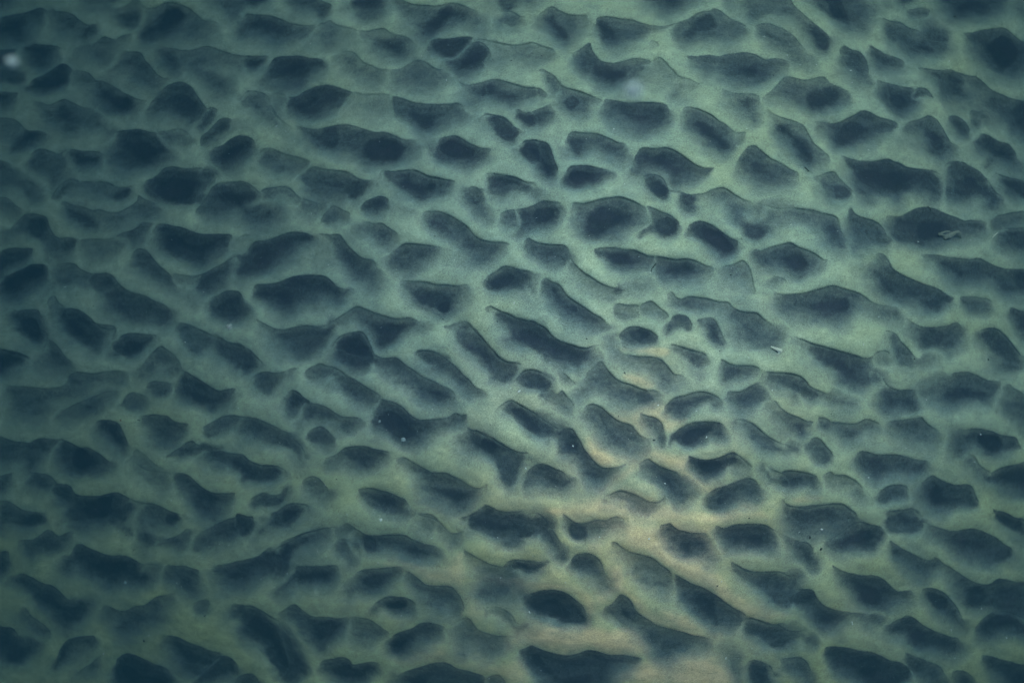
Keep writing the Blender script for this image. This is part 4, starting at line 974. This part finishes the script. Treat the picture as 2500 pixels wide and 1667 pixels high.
# ------------------------------------------------------------------ one sheet of sea floor, carried on well past the view
def bil(F, sx, sy):
    fx = np.clip((sx-GX[0])/STEP, 0, NX-1.001); fy = np.clip((sy-GY[0])/STEP, 0, NY-1.001)
    ix, iy = fx.astype(int), fy.astype(int); tx, ty = (fx-ix)[None], (fy-iy)[:, None]
    return (F[iy][:, ix]*(1-tx)+F[iy][:, ix+1]*tx)*(1-ty)+(F[iy+1][:, ix]*(1-tx)+F[iy+1][:, ix+1]*tx)*ty
def mirror(v, L):
    v = np.mod(v, 2*L); return np.where(v > L, 2*L-v, v)
def lines(G, L):
    out = np.concatenate([np.arange(6, 1700, 6), np.geomspace(1720, 60000, 40)])
    return np.concatenate([(G[0]-out)[::-1], G, G[-1]+out])
SX, SY = lines(GX, IW), lines(GY, IH)
mx = np.where((SX >= GX[0]) & (SX <= GX[-1]), SX, mirror(SX, IW)); my = np.where((SY >= GY[0]) & (SY <= GY[-1]), SY, mirror(SY, IH))
far = np.maximum(np.maximum(-SX, SX-IW)[None], np.maximum(-SY, SY-IH)[:, None])
fz = np.clip(1-far/2500, 0, 1); fz = np.where(far > 1750, 0, fz)
z = bil(relief, mx, my)*fz
shc = bil(falloff_mound, np.clip(SX, GX[0], GX[-1]), np.clip(SY, GY[0], GY[-1]))
z = z+shc
nx, ny = len(SX), len(SY)
PX, PY = np.meshgrid((SX-IW/2)*K, -(SY-IH/2)*K)
V = np.stack([PX*(CAM_H-z), PY*(CAM_H-z), z], -1).reshape(-1, 3).astype(np.float32)
I = np.arange(nx*ny).reshape(ny, nx)
Q = np.stack([I[:-1, :-1], I[1:, :-1], I[1:, 1:], I[:-1, 1:]], -1).reshape(-1, 4)
clean = np.maximum(clean, 0.36*gauss(1520, 1330, 360, 330)*np.clip(1+0.6*vnoise(90), 0, 1.5))
olive = np.clip(sm((YY-700)/900)*0.6+0.25*gauss(2100,500,500,400)+0.2*vnoise(200), 0, 1)
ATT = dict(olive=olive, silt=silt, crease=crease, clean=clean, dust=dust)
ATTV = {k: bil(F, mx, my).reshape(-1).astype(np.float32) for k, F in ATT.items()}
ATTV['silt'] = ATTV['silt']*np.clip(1.4-far.reshape(-1)/1700, 0.35, 1)

def sheet(name, V, Q, at, mat):
    me = bpy.data.meshes.new(name)
    me.vertices.add(len(V)); me.vertices.foreach_set('co', V.reshape(-1))
    me.loops.add(Q.size); me.loops.foreach_set('vertex_index', Q.reshape(-1).astype(np.int32))
    me.polygons.add(len(Q)); me.polygons.foreach_set('loop_start', np.arange(0, Q.size, 4, dtype=np.int32))
    me.update(calc_edges=True)
    me.polygons.foreach_set('use_smooth', np.ones(len(Q), bool))
    for k, a in at.items():
        A = me.attributes.new(k, 'FLOAT', 'POINT'); A.data.foreach_set('value', np.ascontiguousarray(a, np.float32))
    me.materials.append(mat)
    o = bpy.data.objects.new(name, me); COL.objects.link(o); return o

# ------------------------------------------------------------------ materials
def nodes(name):
    m = bpy.data.materials.new(name); m.use_nodes = True
    return m, m.node_tree.nodes, m.node_tree.links, m.node_tree.nodes['Principled BSDF']

def floor_material(name):
    m, N, L, P = nodes(name)
    P.inputs['Roughness'].default_value = 0.95; P.inputs['Specular IOR Level'].default_value = 0.1
    tc = N.new('ShaderNodeNewGeometry')
    def att(n):
        a = N.new('ShaderNodeAttribute'); a.attribute_name = n; return a.outputs['Fac']
    def noi(scale, detail=3, rough=.6, vec=None):
        t = N.new('ShaderNodeTexNoise'); t.inputs['Scale'].default_value = scale; t.inputs['Detail'].default_value = detail
        t.inputs['Roughness'].default_value = rough; L.new(vec or tc.outputs['Position'], t.inputs['Vector']); return t.outputs['Fac']
    def ma(op, a, b=None, clamp=False):
        n = N.new('ShaderNodeMath'); n.operation = op; n.use_clamp = clamp
        for i, v in enumerate((a, b)):
            if v is None: continue
            if isinstance(v, (int, float)): n.inputs[i].default_value = v
            else: L.new(v, n.inputs[i])
        return n.outputs[0]
    def mix(f, a, b):
        n = N.new('ShaderNodeMix'); n.data_type = 'RGBA'
        if isinstance(f, (int, float)): n.inputs[0].default_value = f
        else: L.new(f, n.inputs[0])
        for i, v in ((6, a), (7, b)):
            if isinstance(v, tuple): n.inputs[i].default_value = (*v, 1)
            else: L.new(v, n.inputs[i])
        return n.outputs[2]
    grain = noi(210, 2, .7); grain2 = noi(75, 3, .7); mott = noi(9, 5, .62); mott2 = noi(26, 5, .7)
    mp = N.new('ShaderNodeMapping'); mp.inputs['Scale'].default_value = (8, 26, 8); mp.inputs['Rotation'].default_value = (0, 0, math.radians(18)); L.new(tc.outputs['Position'], mp.inputs[0])
    streak = noi(1.0, 5, .65, mp.outputs[0])
    # sand: greenish film with clean tan sand where it has been turned over
    film = mix(mott, (0.275, 0.345, 0.225), (0.210, 0.290, 0.205))
    film = mix(att('olive'), film, mix(mott, (0.285, 0.315, 0.100), (0.225, 0.260, 0.088)))
    tan = mix(mott, (0.56, 0.435, 0.215), (0.48, 0.385, 0.19))
    s = mix(ma('MULTIPLY', att('clean'), ma('ADD', 0.7, ma('MULTIPLY', streak, 0.6)), True), film, tan)
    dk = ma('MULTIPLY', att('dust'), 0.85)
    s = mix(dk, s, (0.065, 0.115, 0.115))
    # silt: slate blue, patchy
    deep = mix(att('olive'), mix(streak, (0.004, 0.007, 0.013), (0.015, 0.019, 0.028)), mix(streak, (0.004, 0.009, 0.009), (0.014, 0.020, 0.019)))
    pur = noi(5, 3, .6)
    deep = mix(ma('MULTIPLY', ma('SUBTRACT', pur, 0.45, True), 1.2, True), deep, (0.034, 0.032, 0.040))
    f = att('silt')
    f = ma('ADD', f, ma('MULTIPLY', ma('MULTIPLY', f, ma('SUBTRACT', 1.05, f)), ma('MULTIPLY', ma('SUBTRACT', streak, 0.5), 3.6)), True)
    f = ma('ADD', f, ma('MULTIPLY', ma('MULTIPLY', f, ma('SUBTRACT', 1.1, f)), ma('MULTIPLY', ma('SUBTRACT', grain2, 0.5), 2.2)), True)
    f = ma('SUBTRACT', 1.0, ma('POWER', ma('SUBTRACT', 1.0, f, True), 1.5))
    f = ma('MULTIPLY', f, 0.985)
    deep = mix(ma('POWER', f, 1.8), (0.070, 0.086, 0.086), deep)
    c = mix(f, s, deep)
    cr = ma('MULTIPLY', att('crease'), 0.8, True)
    c = mix(cr, c, (0.018, 0.030, 0.034))  # contact shade under the crest, painted into the colour together with fine debris
    # sand grains, light and dark
    g = ma('ADD', 1.0, ma('MULTIPLY', ma('SUBTRACT', grain, 0.5), 1.35))
    for src, k in ((grain2, 0.38), (streak, 0.6), (mott2, 0.75)):
        g = ma('ADD', g, ma('MULTIPLY', ma('SUBTRACT', src, 0.5), k))
    vm = N.new('ShaderNodeVectorMath'); vm.operation = 'SCALE'; L.new(c, vm.inputs[0]); L.new(g, vm.inputs['Scale'])
    vor = N.new('ShaderNodeTexVoronoi'); vor.inputs['Scale'].default_value = 55; L.new(tc.outputs['Position'], vor.inputs['Vector'])
    dot = ma('LESS_THAN', vor.outputs['Distance'], 0.085)
    sep = N.new('ShaderNodeSeparateColor'); L.new(vor.outputs['Color'], sep.inputs[0])
    c = mix(ma('MULTIPLY', ma('MULTIPLY', dot, ma('GREATER_THAN', sep.outputs[0], 0.86)), 0.28), vm.outputs[0], (0.42, 0.46, 0.42))
    c = mix(ma('MULTIPLY', ma('MULTIPLY', dot, ma('LESS_THAN', sep.outputs[0], 0.10)), 0.6), c, (0.03, 0.04, 0.035))
    L.new(c, P.inputs['Base Color'])
    bp = N.new('ShaderNodeBump'); bp.inputs['Strength'].default_value = 0.5; bp.inputs['Distance'].default_value = 0.0016
    L.new(ma('ADD', grain2, ma('MULTIPLY', grain, 0.6)), bp.inputs['Height']); L.new(bp.outputs[0], P.inputs['Normal'])
    return m
M_floor = floor_material('rippled_sand'); M_silt = floor_material('dark_silt')

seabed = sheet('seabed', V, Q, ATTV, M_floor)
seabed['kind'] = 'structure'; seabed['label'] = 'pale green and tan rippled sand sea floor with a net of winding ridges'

# dark silt lying in the hollows: a thin layer over the sand, at its own height
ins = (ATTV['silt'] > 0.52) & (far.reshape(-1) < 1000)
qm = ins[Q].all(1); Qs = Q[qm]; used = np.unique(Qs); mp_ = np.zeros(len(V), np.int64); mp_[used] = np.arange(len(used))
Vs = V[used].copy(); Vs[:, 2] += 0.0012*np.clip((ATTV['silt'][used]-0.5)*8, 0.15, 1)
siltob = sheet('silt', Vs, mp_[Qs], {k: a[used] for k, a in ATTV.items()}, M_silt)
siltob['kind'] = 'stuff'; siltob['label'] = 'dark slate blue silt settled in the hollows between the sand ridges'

# water: one closed body of clear green water round the camera and the whole floor
def water():
    bm = bmesh.new(); bmesh.ops.create_cube(bm, size=1)
    zlo, zhi = float(V[:, 2].min())-1.0, CAM_H+0.3
    R = 26
    for v in bm.verts: v.co = Vector((v.co.x*2*R, v.co.y*2*R, zlo if v.co.z < 0 else zhi))
    me = bpy.data.meshes.new('water'); bm.to_mesh(me); bm.free()
    m = bpy.data.materials.new('sea_water'); m.use_nodes = True; N = m.node_tree.nodes; N.clear()
    o = N.new('ShaderNodeOutputMaterial'); v = N.new('ShaderNodeVolumePrincipled')
    v.inputs['Density'].default_value = 0.66
    v.inputs['Color'].default_value = (0.0009, 0.0047, 0.0064, 1)
    v.inputs['Absorption Color'].default_value = (0.112, 0.150, 0.160, 1)
    m.node_tree.links.new(v.outputs[0], o.inputs['Volume'])
    me.materials.append(m); ob = bpy.data.objects.new('water', me); COL.objects.link(ob)
    ob['kind'] = 'structure'; ob['label'] = 'dim green sea water over the sand'
water()

# ------------------------------------------------------------------ small things lying on the floor
def at(px, py, dz=0.0):
    """point on the sea floor under photograph position px, py"""
    fx, fy = np.array([px]), np.array([py])
    zz = float(bil(Z, fx, fy)[0, 0])
    h = CAM_H-zz
    return Vector(((px-IW/2)*K*h, -(py-IH/2)*K*h, zz+dz))
PXM = K*CAM_H                       # metres per photograph pixel on the floor

def simple(name, col, rough=.8, var=.35, scale=300):
    m, N, L, P = nodes(name)
    P.inputs['Roughness'].default_value = rough; P.inputs['Specular IOR Level'].default_value = 0.05
    t = N.new('ShaderNodeTexNoise'); t.inputs['Scale'].default_value = scale; t.inputs['Detail'].default_value = 3
    g = N.new('ShaderNodeNewGeometry'); L.new(g.outputs['Position'], t.inputs['Vector'])
    r = N.new('ShaderNodeMix'); r.data_type = 'RGBA'; L.new(t.outputs['Fac'], r.inputs[0])
    r.inputs[6].default_value = (*[c*(1-var) for c in col], 1); r.inputs[7].default_value = (*[min(1, c*(1+var)) for c in col], 1)
    L.new(r.outputs[2], P.inputs['Base Color'])
    return m
M_white = simple('shell_grain', (0.34, 0.38, 0.34)); M_dark = simple('dark_grit', (0.018, 0.022, 0.02))
M_shell = simple('weathered_shell', (0.11, 0.135, 0.105), var=.5, scale=120); M_twig = simple('wet_twig', (0.022, 0.026, 0.022))
M_red = simple('rust_leaf', (0.16, 0.065, 0.035)); M_fluff = simple("marine_snow", (0.020, 0.030, 0.028), var=.1)
M_pale = simple('pale_stem', (0.34, 0.38, 0.29)); M_ball = simple('pale_bead', (0.14, 0.19, 0.18))

def tag(o, label, cat, group=None):
    o['label'] = label; o['category'] = cat
    if group: o['group'] = group
    return o

def chip_mesh(name, seed, mat, flat=0.45, elong=1.4, sub=2):
    r = random.Random(seed); bm = bmesh.new(); bmesh.ops.create_icosphere(bm, subdivisions=sub, radius=1)
    off = Vector((seed*3.1, seed*1.7, 0))
    for v in bm.verts:
        k = 1+0.42*mnoise.noise(v.co*1.5+off)+0.16*mnoise.noise(v.co*4+off)
        v.co = Vector((v.co.x*k*elong, v.co.y*k/elong, v.co.z*k*flat))
    me = bpy.data.meshes.new(name); bm.to_mesh(me); bm.free(); me.materials.append(mat)
    return me
def place(name, me, px, py, rad, label, cat, group=None, rz=None, lift=0.3, tilt=0.25):
    o = bpy.data.objects.new(name, me); COL.objects.link(o)
    s = rad*PXM; o.location = at(px, py, s*lift); o.scale = (s, s, s)
    r = random.Random(int(px*7+py*13)); o.rotation_euler = (r.uniform(-tilt, tilt), r.uniform(-tilt, tilt), r.uniform(0, 6.28) if rz is None else rz)
    return tag(o, label, cat, group)

W_ME = [chip_mesh('shell_grain', i, M_white) for i in range(5)]; K_ME = [chip_mesh('grit', 20+i, M_dark) for i in range(5)]
T = (0, 0); n = 0
for ln in SPECKS.strip().split('\n'):
    f = ln.split()
    if f[0] == 'T': T = (float(f[1]), float(f[2])); continue
    for q in f[1:]:
        a = [float(v) for v in q.split(',')]; px, py = T[0]+a[0]*UN, T[1]+a[1]*UN
        if not (0 <= px <= IW and 0 <= py <= IH): continue
        r = (a[2] if len(a) > 2 else 1.35); n += 1
        dark_here = float(bil(silt, np.array([px]), np.array([py]))[0, 0]) > 0.45
        if f[0] == 'w':
            lab = 'tiny white shell grain showing up against dark silt in a hollow' if dark_here else 'tiny white shell grain lying on a pale sand ridge'
            place('shell_grain', W_ME[n % 5], px, py, r, lab, 'shell grain', 'white grains in the dark silt' if dark_here else 'white grains on the pale sand')
        else:
            lab = 'tiny black speck of grit lying in dark silt' if dark_here else 'tiny black speck of grit lying on pale sand'
            place('grit', K_ME[n % 5], px, py, r, lab, 'grit', 'black grit in the silt' if dark_here else 'black grit on the pale sand')

def tube(name, path, mat, seed=0, seg=10, rough=0.25, parent=None, ridge=0):
    """path: (px, py, height above floor in m, radius in photograph pixels)"""
    P = [(at(x, y, h), r*PXM) for x, y, h, r in path]
    C0 = P[0][0].copy(); C0.z = min(p.z for p, _ in P)
    arr = catmull([(*(p-C0), r) for p, r in P], False, 4) if len(P) > 2 else np.array([(*(p-C0), r) for p, r in P])
    bm = bmesh.new(); rings = []
    for i, a in enumerate(arr):
        p = Vector(a[:3]); q = Vector(arr[min(i+1, len(arr)-1)][:3])-Vector(arr[max(i-1, 0)][:3]); q.normalize()
        u = q.cross(Vector((0, 0, 1)));
        if u.length < .1: u = Vector((1, 0, 0))
        u.normalize(); w = u.cross(q).normalized(); ring = []
        for k in range(seg):
            t = 2*math.pi*k/seg; dvec = u*math.cos(t)+w*math.sin(t)*0.6
            rr = max(a[3], 1e-5)*(1+rough*mnoise.noise(Vector((i*.7+seed*5, math.cos(t)*1.3, math.sin(t)*1.3)))*2+rough*mnoise.noise(Vector((i*2.3, k*2.1, seed)))*1.2)
            ring.append(bm.verts.new(p+dvec*rr))
        rings.append(ring)
    for A, B in zip(rings, rings[1:]):
        for k in range(seg): bm.faces.new((A[k], A[(k+1) % seg], B[(k+1) % seg], B[k]))
    bm.faces.new(rings[0][::-1]); bm.faces.new(rings[-1])
    bmesh.ops.recalc_face_normals(bm, faces=bm.faces)
    me = bpy.data.meshes.new(name); bm.to_mesh(me); bm.free(); me.materials.append(mat)
    o = bpy.data.objects.new(name, me); COL.objects.link(o); o.location = C0
    if parent: o.parent = parent; o.location = C0-parent.location
    return o
def empty(name, px, py):
    o = bpy.data.objects.new(name, None); COL.objects.link(o); o.location = at(px, py); o.empty_display_size = .02; return o

# crumpled pale shell lying across a dark hollow at the right
sh = empty('broken_shell', 2318, 580)
tag(sh, 'largest pale crumpled piece of broken shell, arched over the dark silt at the right edge', 'shell')
tube('shell_body', [(2303, 583, .006, 4), (2309, 579, .012, 6), (2316, 575, .020, 6), (2323, 570, .026, 4.5), (2328, 568, .028, 3.4)], M_shell, 1, 14, .34, sh)
tube('shell_arm', [(2326, 568, .027, 3.6), (2333, 570, .024, 4.2), (2339, 575, .016, 3.8), (2343, 580, .008, 2.6), (2347, 583, .003, 1.2)], M_shell, 2, 12, .2, sh)
tube('shell_rim', [(2286, 571, .016, 2.2), (2290, 573, .016, 3.6), (2296, 569, .018, 2.0), (2304, 567, .02, 2.1), (2312, 567, .02, 1.6)], M_shell, 3, 10, .4, sh)
tube('shell_spur', [(2292, 574, .012, 2.2), (2300, 575, .012, 1.6), (2308, 577, .012, 2.2)], M_shell, 4, 10, .4, sh)
s2 = empty('shell_chip', 1893, 855)
tag(s2, 'small pale forked chip of shell with a dark shadow, beside pale sand right of centre', 'shell')
tube('chip_body', [(1881, 846, .004, 1.6), (1888, 849, .008, 2.6), (1896, 853, .012, 3.4), (1903, 856, .012, 3.6), (1906, 859, .009, 2.0)], M_pale, 5, 12, .25, s2)
tube('chip_fork', [(1899, 856, .009, 2.6), (1901, 861, .005, 2.2), (1898, 864, .003, 1.2)], M_pale, 6, 10, .25, s2)
tag(tube('curved_stem', [(2423, 580, .003, 1.0), (2425, 576, .006, 1.3), (2429, 572, .008, 1.3), (2434, 569, .005, 1.0)], M_pale, 7, 8, .15), 'thin pale curved stem standing alone near the right edge of the sea floor', 'plant stem')
tag(tube('pale_rod', [(2079, 1516, .002, 1.3), (2080, 1520, .003, 1.7), (2081.5, 1524, .002, 1.2)], M_white, 8, 8, .2), 'short white rod lying upright in view on the olive sand at lower right', 'shell splinter')
TW = [([(1601, 644), (1597, 649), (1592, 656), (1589, 664)], 1.5, 'longest dark twig lying slantwise across the join of two hollows above centre'),
      ([(1964, 409), (1969, 414), (1975, 419)], 1.2, 'short dark twig on the pale ridge in the upper right'),
      ([(2264, 505), (2269, 509), (2272, 514)], 1.5, 'stubby dark twig stuck on the ridge crest above the largest broken shell'),
      ([(336, 1024), (344, 1026)], 1.1, 'small black stick on the sand right of the rust brown leaf scrap'),
      ([(324, 1344), (331, 1340)], 1.0, 'faint dark stick on pale sand beside the curled hollow at lower left')]
for i, (p, r, lab) in enumerate(TW):
    tag(tube('twig', [(x, y, .003, r*(1-.25*k/len(p))) for k, (x, y) in enumerate(p)], M_twig, 10+i, 8, .3), lab, 'twig', 'dark twigs on the sea floor')
lf = chip_mesh('leaf_scrap', 41, M_red, .2, 1.15, 3)
place('leaf_scrap', lf, 295, 1026, 3.4, 'rust brown scrap of leaf at the rim of a small hollow on the left', 'leaf scrap')
bd = chip_mesh('pale_bead', 55, M_ball, .8, 1.02, 3)
for (px, py, r, lab) in [(930, 1268, 4.0, 'bright round white bead on pale sand below the middle of the picture'),
                         (985, 1073, 6.0, 'largest dim round bead, sunk in the edge of the broad dark hollow at centre left'),
                         (927, 1028, 3.4, 'small dim round bead in the middle of the broad dark hollow at centre left'),
                         (307, 1421, 5.5, 'dim pale bead at the lower edge of a dark hollow at bottom left')]:
    place('pale_bead', bd if py != 1268 else chip_mesh('pale_bead', 56, M_white, .8, 1.02, 3), px, py, r, lab, 'bead', 'round beads on the sea floor')
# drifting flecks close to the camera
def fleck(px, py, dist, rpx, label, seed, elong):
    rad = rpx*K*dist; me = chip_mesh('drifting_fleck', seed, M_fluff, .8, elong, 3)
    o = bpy.data.objects.new('drifting_fleck', me); COL.objects.link(o); o.scale = (rad,)*3
    o.location = ((px-IW/2)*K*dist, -(py-IH/2)*K*dist, CAM_H-dist); tag(o, label, 'drifting fleck', 'flecks drifting in the water')
fleck(1546, 222, 0.21, 20, 'larger whitish fleck drifting out of focus near the top centre', 61, 1.05)
fleck(31, 151, 0.26, 13, 'smaller pale fleck drifting out of focus at the upper left edge', 62, 1.15)
fleck(560, 798, 0.8, 6, 'faint greenish fleck drifting out of focus left of centre', 63, 1.0)
